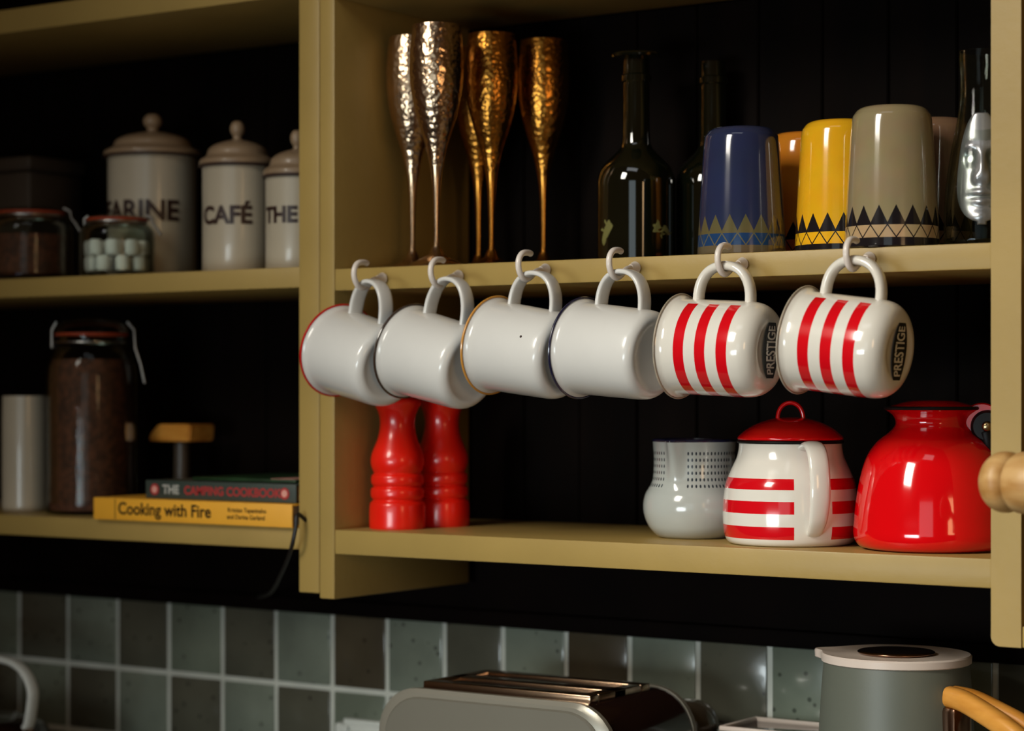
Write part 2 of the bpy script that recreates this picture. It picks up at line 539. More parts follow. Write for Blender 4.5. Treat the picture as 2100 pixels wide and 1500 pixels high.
def make_hook(X, Z, k):
    h = thing('cup_hook', 'white cup hook ' + hook_words[k], 'hook', (X, 0.0, Z), 0, 'cup hooks along the upper shelf')
    path = [(0, 0.004, 0), (0, -0.008, -0.0005), (0, -0.017, -0.0025), (0, -0.0265, -0.0080), (0, -0.0345, -0.0105), (0, -0.0420, -0.0075),
            (0, -0.0465, 0.000), (0, -0.0460, 0.008), (0, -0.040, 0.0138), (0, -0.030, 0.0150), (0, -0.0255, 0.0140)]
    p = crom(path, 5)
    obj('hook_wire', tube(bmesh.new(), p, 0.0029, 12), HOOKM, h)
    bm = bmesh.new()
    lathe(bm, [(0, 0.0), (0.0058, 0.0), (0.0062, 0.0012), (0.0048, 0.004), (0.0030, 0.009), (0, 0.009)], seg=24,
          M=Matrix.Rotation(PI / 2, 4, 'X'))
    obj('collar', bm, HOOKM, h)
    return h


def arch(z0, z1, r0, h, n=26, p=2.3):
    """handle path in the local x-z plane: feet at z0, z1 on the wall r0"""
    out = []
    c = (z0 + z1) / 2; a = (z1 - z0) / 2
    for k in range(n + 1):
        t = PI * k / n
        cz, sx = math.cos(t), math.sin(t)
        z = c + a * math.copysign(abs(cz) ** (2 / p), cz)
        x = r0 + h * abs(sx) ** (2 / p)
        out.append((x, 0, z))
    out = [(r0 - 0.003, 0, out[0][2])] + out + [(r0 - 0.003, 0, out[-1][2])]
    return out


def hang_matrix(tilt, yaw, P, htop):
    """local +x (handle) up, local +z (mouth) to the left"""
    ez = Vector((-math.cos(tilt), 0, math.sin(tilt)))
    ex = Vector((math.sin(tilt), 0, math.cos(tilt)))
    ey = ez.cross(ex)
    R = Matrix((ex, ey, ez)).transposed().to_4x4()
    R = Matrix.Rotation(-yaw, 4, 'Z') @ R
    T = Matrix.Translation(Vector(P) - (R @ Vector(htop)))
    return T @ R


def make_mug(kind, label, rimmat, tilt, yaw, P, zoff, L, rr, dh=0.0):
    root = thing('enamel_mug', label, 'mug', (0, 0, 0), 0, 'enamel mugs hanging from the cup hooks')
    body_m = CREAM if kind == 'striped' else ENAM
    if kind == 'striped':
        outer = [(0, 0.0012), (0.018, 0.001), (0.025, 0.0), (0.031, 0.0012), (0.0365, 0.0045), (0.0405, 0.010), (0.0422, 0.017), (0.0427, 0.026), (0.0428, 0.040), (0.0429, 0.055), (0.0430, L - 0.018),
                 (0.0431, L - 0.010), (0.0435, L - 0.005), (0.0450, L - 0.002), (0.0468, L)]
        zc_ = [(L - c - 0.0052, L - c + 0.0052) for c in (0.0655, 0.0440, 0.0225)]
    else:
        outer = [(0, 0.0012), (0.024, 0.0012), (0.032, 0.0), (0.0365, 0.0015), (0.0395, 0.005), (0.0408, 0.010), (0.0413, 0.016), (0.0415, 0.025), (0.0419, 0.040), (0.0423, 0.055), (0.0426, L - 0.017),
                 (0.0428, L - 0.010), (0.0433, L - 0.005), (0.0448, L - 0.002), (0.0468, L)]
        zc_ = []
    outer = [(r * rr, z) for r, z in outer]
    sm = crom(outer, 5)
    sm = [(max(r, 0), z) for r, z in sm]
    # extra rings so the stripe edges are exact
    if zc_:
        res = []
        for i in range(len(sm) - 1):
            res.append(sm[i])
            (ra, za), (rb, zb) = sm[i], sm[i + 1]
            cuts = sorted([z for s in zc_ for z in s if min(za, zb) < z < max(za, zb) and zb > za])
            for c in cuts:
                t = (c - za) / (zb - za)
                res.append((ra + (rb - ra) * t, c))
        res.append(sm[-1]); sm = res
    Rr = outer[-1][0]
    inner = [(Rr - 0.0008, L + 0.0006), (Rr - 0.0040, L - 0.0025), (Rr - 0.0055, L - 0.008), (0.0400 * rr, 0.020), (0.036 * rr, 0.008), (0.026 * rr, 0.0045), (0, 0.004)]
    prof = sm + inner
    nsm = len(sm)
    ga = math.radians(27)

    def mf(r, z, a):
        if not zc_ or r < 0.040:
            return 0
        aa = (a + PI) % (2 * PI) - PI
        if abs(aa) < ga:
            return 0
        return 1 if any(s0 < z < s1 for s0, s1 in zc_) else 0
    # outer wall and lining are separate passes so only the outside is striped
    bm = lathe(bmesh.new(), sm, seg=96, mf=mf)
    lathe(bm, [sm[-1]] + inner, seg=96)
    bmesh.ops.remove_doubles(bm, verts=bm.verts, dist=1e-6)
    obj('body', bm, [body_m, REDSTR], root, 40)
    bm = torus(bmesh.new(), Rr, 0.0012 if kind != 'striped' else 0.0010, L + 0.0002, seg=96)
    r_ = obj('rim', bm, rimmat, root)
    if kind == 'striped':
        h0, h1, hh = 0.022, 0.075, 0.031
        pts = arch(h0, h1, 0.0425 * rr, hh)
        bm = sweep(bmesh.new(), pts, (0, 1, 0), 0.0145, 0.0085, pw=2.2)
        top = (0.0425 * rr + hh + 0.004, 0, (h0 + h1) / 2 + zoff)
    else:
        h0, h1, hh = 0.0175, 0.0685, 0.0325 + dh
        pts = arch(h0, h1, 0.0415 * rr, hh)
        bm = sweep(bmesh.new(), pts, (0, 1, 0), 0.0165, 0.0050, pw=3.5)
        top = (0.0415 * rr + hh + 0.0025, 0, (h0 + h1) / 2 + zoff)
    obj('handle', bm, body_m, root, 50)
    if rimmat is RIM_ORG:
        ca = deg(22)
        nrm = Vector((math.sin(ca), -math.cos(ca), 0))
        M = Matrix.Translation(nrm * 0.0415 + Vector((0, 0, 0.024))) @ nrm.to_track_quat('Z', 'Y').to_matrix().to_4x4()
        obj('chip', bmlathe([(0, -0.001), (0.0012, -0.001), (0.0013, 0.0002), (0.0008, 0.0006), (0, 0.0006)], seg=7, M=M), BRNR, root)
    if kind == 'striped':
        # black lens-shaped stamp with the maker's lettering on the base
        hl, hw = 0.0245, 0.0130
        bm = bmesh.new()
        n = 24
        half = []
        for k in range(n + 1):
            s = -1 + 2 * k / n
            wv = hw * (0.48 + 0.52 * (1 - abs(s) ** 2.0)) if abs(s) < 0.97 else hw * 0.48
            half.append((s * hl, wv))
        ps = [(a, b) for a, b in half] + [(a, -b) for a, b in reversed(half)]
        # local x is up on the hanging mug
        bm.faces.new([bm.verts.new((a, b, -0.0004)) for a, b in ps])
        for v in bm.verts:
            v.co.z = -0.0002 if v.co.xy.length > 0.020 else 0.0006
        bm.verts.ensure_lookup_table()
        for v in bm.verts:
            v.co.z = -0.0006
        obj('stamp', bm, BLACK, root, 0)

        def fn(x, y):
            s = x / 0.0245
            k_ = 1.15 + 1.10 * max(0, 1 - s * s)
            return Vector((x, -y * k_, -0.0009))
        lettering('PRESTIGE', 0.0104, fn, CREAM, root, bold=0.0002)
    root.matrix_world = hang_matrix(tilt, yaw, P, top)
    return root


mugs = [
    ('plain', 'plain white enamel mug with a red rim hanging at the left end', RIM_RED, 12, 16, 0.0165, 0.0),
    ('plain', 'plain white enamel mug with a dark brown rim hanging from a hook', RIM_BRN, 12.5, 9, 0.019, 0.0),
    ('plain', 'plain white enamel mug with an amber yellow rim and a small chip', RIM_ORG, 8, 6, 0.0145, 0.0),
    ('plain', 'plain white enamel mug with a navy blue rim hanging from a hook', RIM_NVY, 5.5, 8, 0.010, 0.0),
    ('striped', 'cream enamel mug with three red stripes, hanging left of its twin', RIM_WORN, 3, 1, 0.002, 0.0),
    ('striped', 'cream enamel mug with three red stripes, rightmost of the hanging mugs', RIM_WORN, 7, 2, 0.005, 0.0),
]
for k, ((hx, hy), (kind, lab, rm, tl, yw, dx, zo)) in enumerate(zip(hooks, mugs)):
    p = at(hx, hy, 0)
    make_hook(p.x, p.z, k)
    P = (p.x + dx, HY, p.z - 0.0105 + 0.0029 + (0.0085 if kind == 'striped' else 0.0050))
    make_mug(kind, lab, rm, deg(tl), deg(yw), P, zo, 0.0915 if kind == 'striped' else 0.0875, 1.0, (0.0040, 0.0060, 0.0, 0.0, 0.0, 0.0)[k])

# ================================================================ FLUTES
fl = [(0, 0.006), (0.004, 0.006), (0.0036, 0.016), (0.0027, 0.03), (0.0031, 0.055), (0.0043, 0.082), (0.0066, 0.102), (0.0115, 0.125),
      (0.0190, 0.148), (0.0248, 0.172), (0.0275, 0.197), (0.0268, 0.222), (0.0245, 0.245)]


def make_flute(px, Y, lab, GOLD=GOLD, GOLDS=GOLDS):
    X = Xat(px, Y)
    root = thing('champagne_flute', lab, 'champagne flute', (X, Y, UT), random.uniform(0, 6), 'hammered champagne flutes on the upper shelf')
    obj('foot', bmlathe([(0, 0), (0.0285, 0), (0.0290, 0.0010), (0.0265, 0.0040), (0.016, 0.0088), (0.0075, 0.0140), (0.0040, 0.022), (0, 0.022)], seg=64), GOLDS, root)
    pr = crom(fl, 5)
    obj('stem', bmlathe([(max(r, 0), z) for r, z in pr if z < 0.1075], seg=32), GOLDS, root)
    bw = [(r, z) for r, z in pr if z >= 0.100]
    bw = bw + [(r - 0.0012, z) for r, z in reversed(bw) if r > 0.006] + [(0, 0.110)]
    obj('bowl', bmlathe(bw, seg=64), GOLD, root, 60)


make_flute(895, 0.039, 'bright hammered metal champagne flute standing in front at the left')
make_flute(846, 0.088, 'hammered metal champagne flute half hidden beside the shelf side panel')
make_flute(1008, 0.117, 'golden hammered champagne flute, third in the row from the left', GOLD2, GOLD2S)
make_flute(982, 0.185, 'dark champagne flute hidden behind the golden one, only its stem showing', GOLD2, GOLD2S)
make_flute(1115, 0.1806, 'shadowed champagne flute with painted amber reflection, rightmost of the row of flutes', GOLD2, GOLD2S)

# ================================================================ BOTTLES
gecko = [(0, 1.0), (0.10, 0.92), (0.13, 0.78), (0.09, 0.66), (0.30, 0.70), (0.42, 0.86), (0.50, 0.80), (0.40, 0.60), (0.14, 0.54), (0.15, 0.30), (0.12, 0.12),
         (0.34, 0.10), (0.42, -0.08), (0.50, -0.04), (0.42, 0.18), (0.14, 0.20), (0.08, 0.0), (0.05, -0.25), (0.12, -0.50), (0.30, -0.70), (0.50, -0.78),
         (0.28, -0.76), (0.05, -0.58), (-0.03, -0.25), (-0.08, 0.0), (-0.30, 0.02), (-0.44, -0.12), (-0.50, -0.06), (-0.36, 0.14), (-0.12, 0.14),
         (-0.14, 0.36), (-0.12, 0.54), (-0.38, 0.58), (-0.46, 0.76), (-0.38, 0.80), (-0.30, 0.66), (-0.09, 0.66), (-0.13, 0.78), (-0.10, 0.92)]


def make_bottle(px, Y, k, lab, disc, geckos):
    X = Xat(px, Y)
    root = thing('glass_bottle', lab, 'bottle', (X, Y, UT), 0, 'dark glass bottles on the upper shelf')
    pr = [(0, 0), (0.034, 0), (0.0385, 0.004), (0.0385, 0.012), (0.0385, 0.078), (0.0380, 0.088), (0.034, 0.099), (0.024, 0.110), (0.0165, 0.118),
          (0.0140, 0.126), (0.0132, 0.145), (0.0130, 0.183), (0.0150, 0.184), (0.0150, 0.190), (0.0130, 0.1915), (0.0130, 0.206), (0.0, 0.206)]
    s = []
    for i in range(len(pr)):
        s.append(pr[i])
    s = s[:5] + crom(s[4:12], 4)[1:] + s[12:]
    obj('body', bmlathe([(r * k, z * k) for r, z in s], seg=64), DGLASS, root, 30)
    if disc:
        bm = bmlathe([(0, 0.2061), (0.010, 0.2061), (0.012, 0.209), (0.025, 0.212), (0.026, 0.214), (0.024, 0.216), (0.012, 0.217), (0, 0.217)], seg=48)
        obj('stopper', bm, DGLASS, root)
    fc = face_cam(X, Y)
    for (da, z0, sz, rot) in geckos:
        bm = bmesh.new()
        R = 0.0388 * k
        vs = []
        for (a, b) in gecko:
            x = a * math.cos(rot) - b * math.sin(rot); y = a * math.sin(rot) + b * math.cos(rot)
            an = fc + da + x * sz / R
            vs.append(bm.verts.new((R * math.cos(an), R * math.sin(an), z0 + y * sz)))
        f = bm.faces.new(vs)
        bmesh.ops.triangulate(bm, faces=[f])
        obj('printed_lizard', bm, LIZ, root, 0)


make_bottle(1305, 0.150, 1.02, 'dark green glass bottle with printed lizards, the nearer of two', True, [(-0.95, 0.034, 0.0145, -0.6), (0.75, 0.034, 0.0145, 1.1)])
make_bottle(1462, 0.208, 1.02, 'dark green glass bottle behind the blue glass', False, [])

# ================================================================ PATTERNED GLASSES


def zig_mat(name, base, tri, band, line, foot, N=17, rough=0.12):
    """zigzag teeth, a criss-crossed band and a plain foot band, by height (object z) and angle"""
    m = mat(name, base, rough, coat=0.6)
    nt = m.node_tree; b = nt.nodes['Principled BSDF']

    def math_(op, a, b_=None):
        n = nt.nodes.new('ShaderNodeMath'); n.operation = op
        for i, v in enumerate((a, b_)):
            if v is None:
                continue
            if isinstance(v, (int, float)):
                n.inputs[i].default_value = v
            else:
                nt.links.new(v, n.inputs[i])
        return n.outputs[0]

    def mix(f, a, c):
        n = nt.nodes.new('ShaderNodeMix'); n.data_type = 'RGBA'
        nt.links.new(f, n.inputs[0])
        for i, v in ((6, a), (7, c)):
            if isinstance(v, tuple):
                n.inputs[i].default_value = (*v, 1)
            else:
                nt.links.new(v, n.inputs[i])
        return n.outputs[2]
    tc = nt.nodes.new('ShaderNodeTexCoord')
    sp = nt.nodes.new('ShaderNodeSeparateXYZ'); nt.links.new(tc.outputs['Object'], sp.inputs[0])
    ang = math_('ARCTAN2', sp.outputs[1], sp.outputs[0])
    ph = math_('FRACT', math_('ADD', math_('MULTIPLY', ang, N / (2 * PI)), 50.25))
    tri_w = math_('MULTIPLY', math_('ABSOLUTE', math_('SUBTRACT', ph, 0.5)), 2.0)     # 0 centre .. 1 edge
    z = sp.outputs[2]
    # teeth: from 0.021 up to 0.036
    lim = math_('ADD', math_('MULTIPLY', math_('SUBTRACT', 1.0, tri_w), 0.0155), 0.0215)
    teeth = math_('LESS_THAN', z, lim)
    c = mix(teeth, base, tri)
    inband = math_('LESS_THAN', z, 0.0195)
    c = mix(inband, c, band)
    # criss-cross lines in the band 0.0085..0.0195
    zz = math_('DIVIDE', math_('SUBTRACT', z, 0.0085), 0.011)
    d1 = math_('ABSOLUTE', math_('SUBTRACT', zz, tri_w))
    l1 = math_('MULTIPLY', math_('LESS_THAN', d1, 0.085), inband)
    c = mix(l1, c, line)
    ft = math_('LESS_THAN', z, 0.0085)
    c = mix(ft, c, foot)
    ns = nt.nodes.new('ShaderNodeTexNoise'); ns.inputs['Scale'].default_value = 40
    nt.links.new(tc.outputs['Object'], ns.inputs['Vector'])
    mx = nt.nodes.new('ShaderNodeMix'); mx.data_type = 'RGBA'; mx.blend_type = 'MULTIPLY'; mx.inputs[0].default_value = 0.25
    nt.links.new(c, mx.inputs[6]); nt.links.new(ns.outputs['Color'], mx.inputs[7])
    nt.links.new(mx.outputs[2], b.inputs['Base Color'])
    return m


DK = (0.012, 0.010, 0.012)
ZBLUE = zig_mat('blue_zigzag', (0.022, 0.029, 0.075), (0.13, 0.105, 0.045), (0.015, 0.050, 0.14), (0.13, 0.12, 0.07), (0.13, 0.10, 0.055))
ZYEL = zig_mat('yellow_zigzag', (0.85, 0.42, 0.012), DK, (0.85, 0.45, 0.012), DK, DK)
ZORG = zig_mat('orange_zigzag', (0.72, 0.24, 0.02), DK, (0.60, 0.12, 0.03), DK, DK)
ZBEI = zig_mat('beige_zigzag', (0.30, 0.23, 0.125), DK, (0.46, 0.32, 0.17), DK, DK)
ZBRN = zig_mat('brown_zigzag', (0.22, 0.12, 0.07), DK, (0.22, 0.12, 0.07), DK, DK)


def make_glass(px, Y, m, lab, hgt, rb, rt):
    X = Xat(px, Y)
    t = 0.002
    pr = [(rb - 0.0015, 0.0), (rb, 0.0015), (rb - 0.0015, 0.03), ((rb + rt) / 2, hgt * 0.55), (rt + 0.001, hgt * 0.88), (rt - 0.002, hgt * 0.955), (rt - 0.007, hgt * 0.99),
          (rt - 0.014, hgt), (0, hgt)]
    s = pr[:2] + crom(pr[1:8], 5)[1:] + [pr[8]]
    s = [(rb - 0.004, 0.002), (rb - 0.004, 0.0)] + s
    inner = [(rb - 0.004, 0.002), (rt - 0.006, hgt * 0.9), (0, hgt * 0.95)]
    bm = bmlathe(list(reversed(inner)) + s, seg=72)
    bmesh.ops.remove_doubles(bm, verts=bm.verts, dist=1e-6)
    o = obj('tumbler', bm, m, None)
    o.location = (X, Y, UT); o.rotation_euler = (0, 0, face_cam(X, Y))
    return tag(o, lab, 'tumbler', 'upturned patterned tumblers on the upper shelf')


make_glass(1521, 0.055, ZBLUE, 'dark blue tumbler upside down with pale zigzag teeth', 0.1200, 0.0415, 0.0340)
make_glass(1650, 0.165, ZORG, 'orange tumbler upside down behind and between the blue and yellow ones', 0.1250, 0.0415, 0.0345)
make_glass(1722, 0.088, ZYEL, 'bright yellow tumbler upside down with black zigzag teeth', 0.1240, 0.0415, 0.0345)
make_glass(1829, 0.040, ZBEI, 'beige tumbler upside down with black zigzag teeth, tallest in front', 0.1265, 0.0420, 0.0345)
make_glass(1915, 0.130, ZBRN, 'brown tumbler upside down behind the beige one', 0.1250, 0.0400, 0.0330)

# ================================================================ GLASS VASE WITH A FACE
Yv = 0.062; Xv = Xat(2010, Yv)
v = thing('face_vase', 'clear glass vase moulded with a human face, against the right shelf side', 'vase', (Xv, Yv, UT))
pv = crom([(0.029, 0.0), (0.031, 0.004), (0.0315, 0.02), (0.030, 0.05), (0.026, 0.08), (0.0195, 0.115), (0.0172, 0.14), (0.0182, 0.165), (0.0185, 0.172)], 5)
pi_ = [(r - 0.002, z) for r, z in reversed(pv) if z > 0.006] + [(0, 0.006)]
obj('body', bmlathe([(0, 0)] + pv + pi_, seg=72), CLEAR, v, 60)
fc = face_cam(Xv, Yv) + 0.05
bm = bmesh.new()
nu, nv = 46, 70
G = lambda x, s: math.exp(-(x / s) ** 2)
grid = []
for j in range(nv + 1):
    t = j / nv
    row = []
    for i in range(nu + 1):
        u = -1 + 2 * i / nu
        z = 0.018 + t * 0.098
        rz = 0.0315 if z < 0.02 else (0.0315 - (z - 0.02) * 0.125)
        halfa = 0.95 * math.sqrt(max(0.02, 1 - abs(2 * t - 1.05) ** 2.4))
        a = fc + u * halfa
        ua = u * halfa
        d = 0.0
        d += 0.0060 * G(ua, 0.16) * (G(t - 0.50, 0.16))                  # nose
        d += 0.0030 * (G(ua - 0.17, 0.10) + G(ua + 0.17, 0.10)) * G(t - 0.42, 0.05)
        d -= 0.0045 * (G(ua - 0.40, 0.20) + G(ua + 0.40, 0.20)) * G(t - 0.60, 0.06)   # sockets
        d += 0.0022 * (G(ua - 0.40, 0.12) + G(ua + 0.40, 0.12)) * G(t - 0.595, 0.03)
        d += 0.0022 * G(abs(ua) - 0.38, 0.30) * G(t - 0.70, 0.05)       # brow
        d += 0.0030 * G(ua, 0.30) * G(t - 0.29, 0.03) + 0.0034 * G(ua, 0.25) * G(t - 0.21, 0.035)   # lips
        d -= 0.0022 * G(ua, 0.32) * G(t - 0.25, 0.014)
        d += 0.0030 * G(ua, 0.30) * G(t - 0.08, 0.06)                   # chin
        R = rz + 0.0006 + d * 1.0 - 0.002 * abs(u) ** 6
        row.append(bm.verts.new((R * math.cos(a), R * math.sin(a), z)))
    grid.append(row)
for j in range(nv):
    for i in range(nu):
        bm.faces.new((grid[j][i], grid[j][i + 1], grid[j + 1][i + 1], grid[j + 1][i]))
fo = obj('moulded_face', bm, SILV, v, 80)
sd = fo.modifiers.new('solid', 'SOLIDIFY'); sd.thickness = 0.0012

# ================================================================ MILLS


def make_mill(px, Y, lab):
    X = Xat(px, Y)
    root = thing('pepper_mill', lab, 'pepper mill', (X, Y, LT), 0, 'red wooden mills on the lower shelf')
    k = 0.000495
    pts = [(58, 1087), (58.5, 1084), (59, 1060), (58, 1037), (55, 1031), (51.5, 1028), (51.5, 1026), (55, 1021), (56, 1013), (55, 1004), (50.5, 1000),
           (50.5, 998), (54, 993), (55, 985), (54, 977), (49.5, 972), (49.5, 970), (53, 962), (56, 948), (54, 932), (47, 914), (40, 895), (36.5, 873),
           (37.5, 855), (42, 840), (48, 829), (50, 824), (49, 819), (44, 815)]
    pr = [(hw * k, (1087 - y) * k) for hw, y in pts]
    s = crom(pr, 3)
    obj('body', bmlathe([(0, 0)] + s + [(0, s[-1][1])], seg=64), REDWOOD, root, 60)
    z0 = s[-1][1]
    hd = crom([(0.016, z0), (0.020, z0 + 0.002), (0.0225, z0 + 0.008), (0.022, z0 + 0.016), (0.017, z0 + 0.024), (0.009, z0 + 0.029), (0.004, z0 + 0.030)], 4)
    obj('head', bmlathe([(0, z0)] + hd + [(0, z0 + 0.030)], seg=48), REDWOOD, root, 60)
    obj('finial', bmlathe([(0, z0 + 0.029), (0.004, z0 + 0.029), (0.006, z0 + 0.034), (0.004, z0 + 0.039), (0, z0 + 0.040)], seg=24), STEEL, root)


make_mill(815, 0.055, 'glossy red turned wooden mill, the front left one of the pair')
make_mill(906, 0.115, 'glossy red turned wooden mill standing behind its twin')

# ================================================================ JUG


def dash_mat():
    m = mat('white_glaze_dashes', (0.44, 0.46, 0.43), 0.15, coat=0.5)
    nt = m.node_tree; b = nt.nodes['Principled BSDF']

    def mt(op, a, b_=None):
        n = nt.nodes.new('ShaderNodeMath'); n.operation = op
        for i, v_ in enumerate((a, b_)):
            if v_ is None:
                continue
            if isinstance(v_, (int, float)):
                n.inputs[i].default_value = v_
            else:
                nt.links.new(v_, n.inputs[i])
        return n.outputs[0]
    tc = nt.nodes.new('ShaderNodeTexCoord')
    sp = nt.nodes.new('ShaderNodeSeparateXYZ'); nt.links.new(tc.outputs['Object'], sp.inputs[0])
    ang = mt('ARCTAN2', sp.outputs[1], sp.outputs[0])
    u = mt('FRACT', mt('ADD', mt('MULTIPLY', ang, 66 / (2 * PI)), 100.0))
    vz = mt('FRACT', mt('DIVIDE', mt('SUBTRACT', sp.outputs[2], 0.0480), 0.00620))
    du = mt('ABSOLUTE', mt('SUBTRACT', u, 0.5)); dv = mt('ABSOLUTE', mt('SUBTRACT', vz, 0.5))
    ell = mt('ADD', mt('POWER', mt('DIVIDE', du, 0.23), 2.0), mt('POWER', mt('DIVIDE', dv, 0.27), 2.0))
    f = mt('LESS_THAN', ell, 1.0)
    f = mt('MULTIPLY', f, mt('GREATER_THAN', sp.outputs[2], 0.0480))
    f = mt('MULTIPLY', f, mt('LESS_THAN', sp.outputs[2], 0.0852))
    # no dashes on the smooth strip in front of the spout (azimuth 0)
    f = mt('MULTIPLY', f, mt('GREATER_THAN', mt('ABSOLUTE', ang), 0.30))
    mx = nt.nodes.new('ShaderNodeMix'); mx.data_type = 'RGBA'
    nt.links.new(f, mx.inputs[0])
    mx.inputs[6].default_value = (0.44, 0.46, 0.43, 1); mx.inputs[7].default_value = (0.03, 0.04, 0.05, 1)
    nt.links.new(mx.outputs[2], b.inputs['Base Color'])
    return m


Yj = 0.105; Xj = Xat(1424, Yj)
jg = thing('ceramic_jug', 'pale grey enamel jug with rows of dark dashes and a navy rim', 'jug', (Xj, Yj, LT))
jg.rotation_euler = (0, 0, face_cam(Xj, Yj) - 0.48)
jp = pxprof([(66, 1106), (77, 1102), (93, 1084), (103, 1060), (105, 1038), (101, 1018), (91, 1000), (86, 988), (84, 970), (83.5, 940), (86, 907)], Xj, Yj, LT)
jp = [(r, z - jp[0][1]) for r, z in jp]
s = crom(jp, 6)
ztop = s[-1][1]


def spout_rf(r, z, a):
    aa = (a + PI) % (2 * PI) - PI
    k_ = max(0, min(1, (z - 0.046) / (ztop - 0.046)))
    return r + 0.0100 * (k_ ** 0.8) * math.exp(-(aa / 0.17) ** 2)


inn = [(r - 0.002, z) for r, z in reversed(s) if z > 0.004] + [(0, 0.004)]
obj('body', bmlathe([(0, 0)] + s + inn, seg=120, rf=spout_rf), dash_mat(), jg, 60)
bm = bmesh.new()
RR = s[-1][0]
n = 120
pp = [((spout_rf(RR - 0.001, ztop, 2 * PI * k / n)) * math.cos(2 * PI * k / n), (spout_rf(RR - 0.001, ztop, 2 * PI * k / n)) * math.sin(2 * PI * k / n), ztop) for k in range(n + 1)]
tube(bm, pp, 0.0016, 8, cap=False)
obj('rim', bm, RIM_NVY, jg)
hp = crom([(-RR + 0.002, 0, ztop - 0.008), (-RR - 0.02, 0, ztop - 0.006), (-RR - 0.032, 0, ztop - 0.022), (-RR - 0.028, 0, ztop - 0.045), (-RR - 0.006, 0, 0.032)], 6)
obj('handle', sweep(bmesh.new(), hp, (0, 1, 0), 0.014, 0.007), dash_mat(), jg, 60)

# ================================================================ TEAPOT
Yt = 0.078; Xt = Xat(1621, Yt)
tp = thing('enamel_teapot', 'cream enamel teapot with red stripes and a domed red lid', 'teapot', (Xt, Yt, LT))
tp.rotation_euler = (0, 0, face_cam(Xt, Yt) + deg(20))
raw = [(118, 1121), (126, 1118), (133, 1108), (137, 1090), (138.5, 1060), (137, 1030), (133, 1000), (128, 985), (118, 962), (110, 945), (106, 928), (105, 914)]
q = pxprof(raw, Xt, Yt, LT)
zb = q[0][1]
q = [(r, z - zb) for r, z in q]
s = crom(q, 6)
kk = mpp(Xt, Yt)
zof = lambda py: H + (HOR - py) * kk - LT - zb
# stripe heights, measured on the front surface
STR = [(0.0070, 0.0185), (0.0302, 0.0415), (0.0520, 0.0620)]
res = []
for i in range(len(s) - 1):
    res.append(s[i]); (ra, za), (rb_, zb_) = s[i], s[i + 1]
    for c in sorted(z for st in STR for z in st if za < z < zb_):
        t = (c - za) / (zb_ - za); res.append((ra + (rb_ - ra) * t, c))
res.append(s[-1])


def mft(r, z, a):
    aa = (a + PI) % (2 * PI) - PI
    if abs(aa) < 0.27:
        return 0
    return 1 if any(a0 < z < a1 for a0, a1 in STR) else 0


bm = lathe(bmesh.new(), [(0, 0)] + res, seg=128, mf=mft)
lathe(bm, [res[-1]] + [(r - 0.0015, z) for r, z in reversed(s) if z > 0.004] + [(0, 0.003)], seg=128)
bmesh.ops.remove_doubles(bm, verts=bm.verts, dist=1e-6)
obj('body', bm, [CREAM, REDSTR], tp, 50)
zr = res[-1][1]; Rt = res[-1][0]
obj('rim', torus(bmesh.new(), Rt + 0.0006, 0.0014, zr + 0.0008, seg=96), BLACK, tp)
ld = [(Rt - 0.001, zr + 0.0022), (Rt + 0.0012, zr + 0.0030), (Rt + 0.0010, zr + 0.0052), (Rt - 0.003, zr + 0.0090), (Rt * 0.80, zr + 0.0140), (Rt * 0.58, zr + 0.0190), (Rt * 0.32, zr + 0.0225), (Rt * 0.12, zr + 0.0235), (0.0001, zr + 0.0236)]
ls = crom(ld, 5)
lid = obj('lid', bmlathe([(0, zr + 0.0022)] + ls, seg=96), RED, tp, 60)
ka = math.radians(-8) - 0.0
cdir = Vector((math.cos(PI / 2 + deg(-20)), math.sin(PI / 2 + deg(-20)), 0))
lp = []
for k in range(25):
    a = PI * k / 24
    lp.append(cdir * (0.0118 * math.cos(a)) + Vector((0, 0, zr + 0.0205 + 0.0165 * math.sin(a) ** 0.8)))
side = cdir.cross(Vector((0, 0, 1)))
lp = [Vector((p.x, p.y, p.z)) for p in lp]
obj('knob', sweep(bmesh.new(), lp, side, 0.0075, 0.0042, pw=2.2), RED, lid, 60)
# ear handle in the radial plane at azimuth 0
hp = crom([(Rt - 0.002, 0, zr - 0.004), (Rt + 0.010, 0, zr - 0.001), (Rt + 0.021, 0, zr - 0.007), (Rt + 0.028, 0, zr - 0.022), (Rt + 0.030, 0, zr - 0.045), (Rt + 0.026, 0, zr - 0.066), (Rt + 0.018, 0, zr - 0.078), (Rt + 0.011, 0, zr - 0.083)], 6)
ws = [1 - 0.35 * max(0, (i / (len(hp) - 1) - 0.6) / 0.4) for i in range(len(hp))]
obj('handle', sweep(bmesh.new(), hp, (0, 1, 0), 0.0195, 0.0075, pw=2.3, ws=ws), CREAM, tp, 60)
sp_ = crom([(-0.052, 0, 0.030), (-0.068, 0, 0.040), (-0.078, 0, 0.062), (-0.088, 0, 0.076)], 6)
obj('spout', tube(bmesh.new(), sp_, [0.013 - 0.0075 * i / (len(sp_) - 1) for i in range(len(sp_))], 16), CREAM, tp, 60)

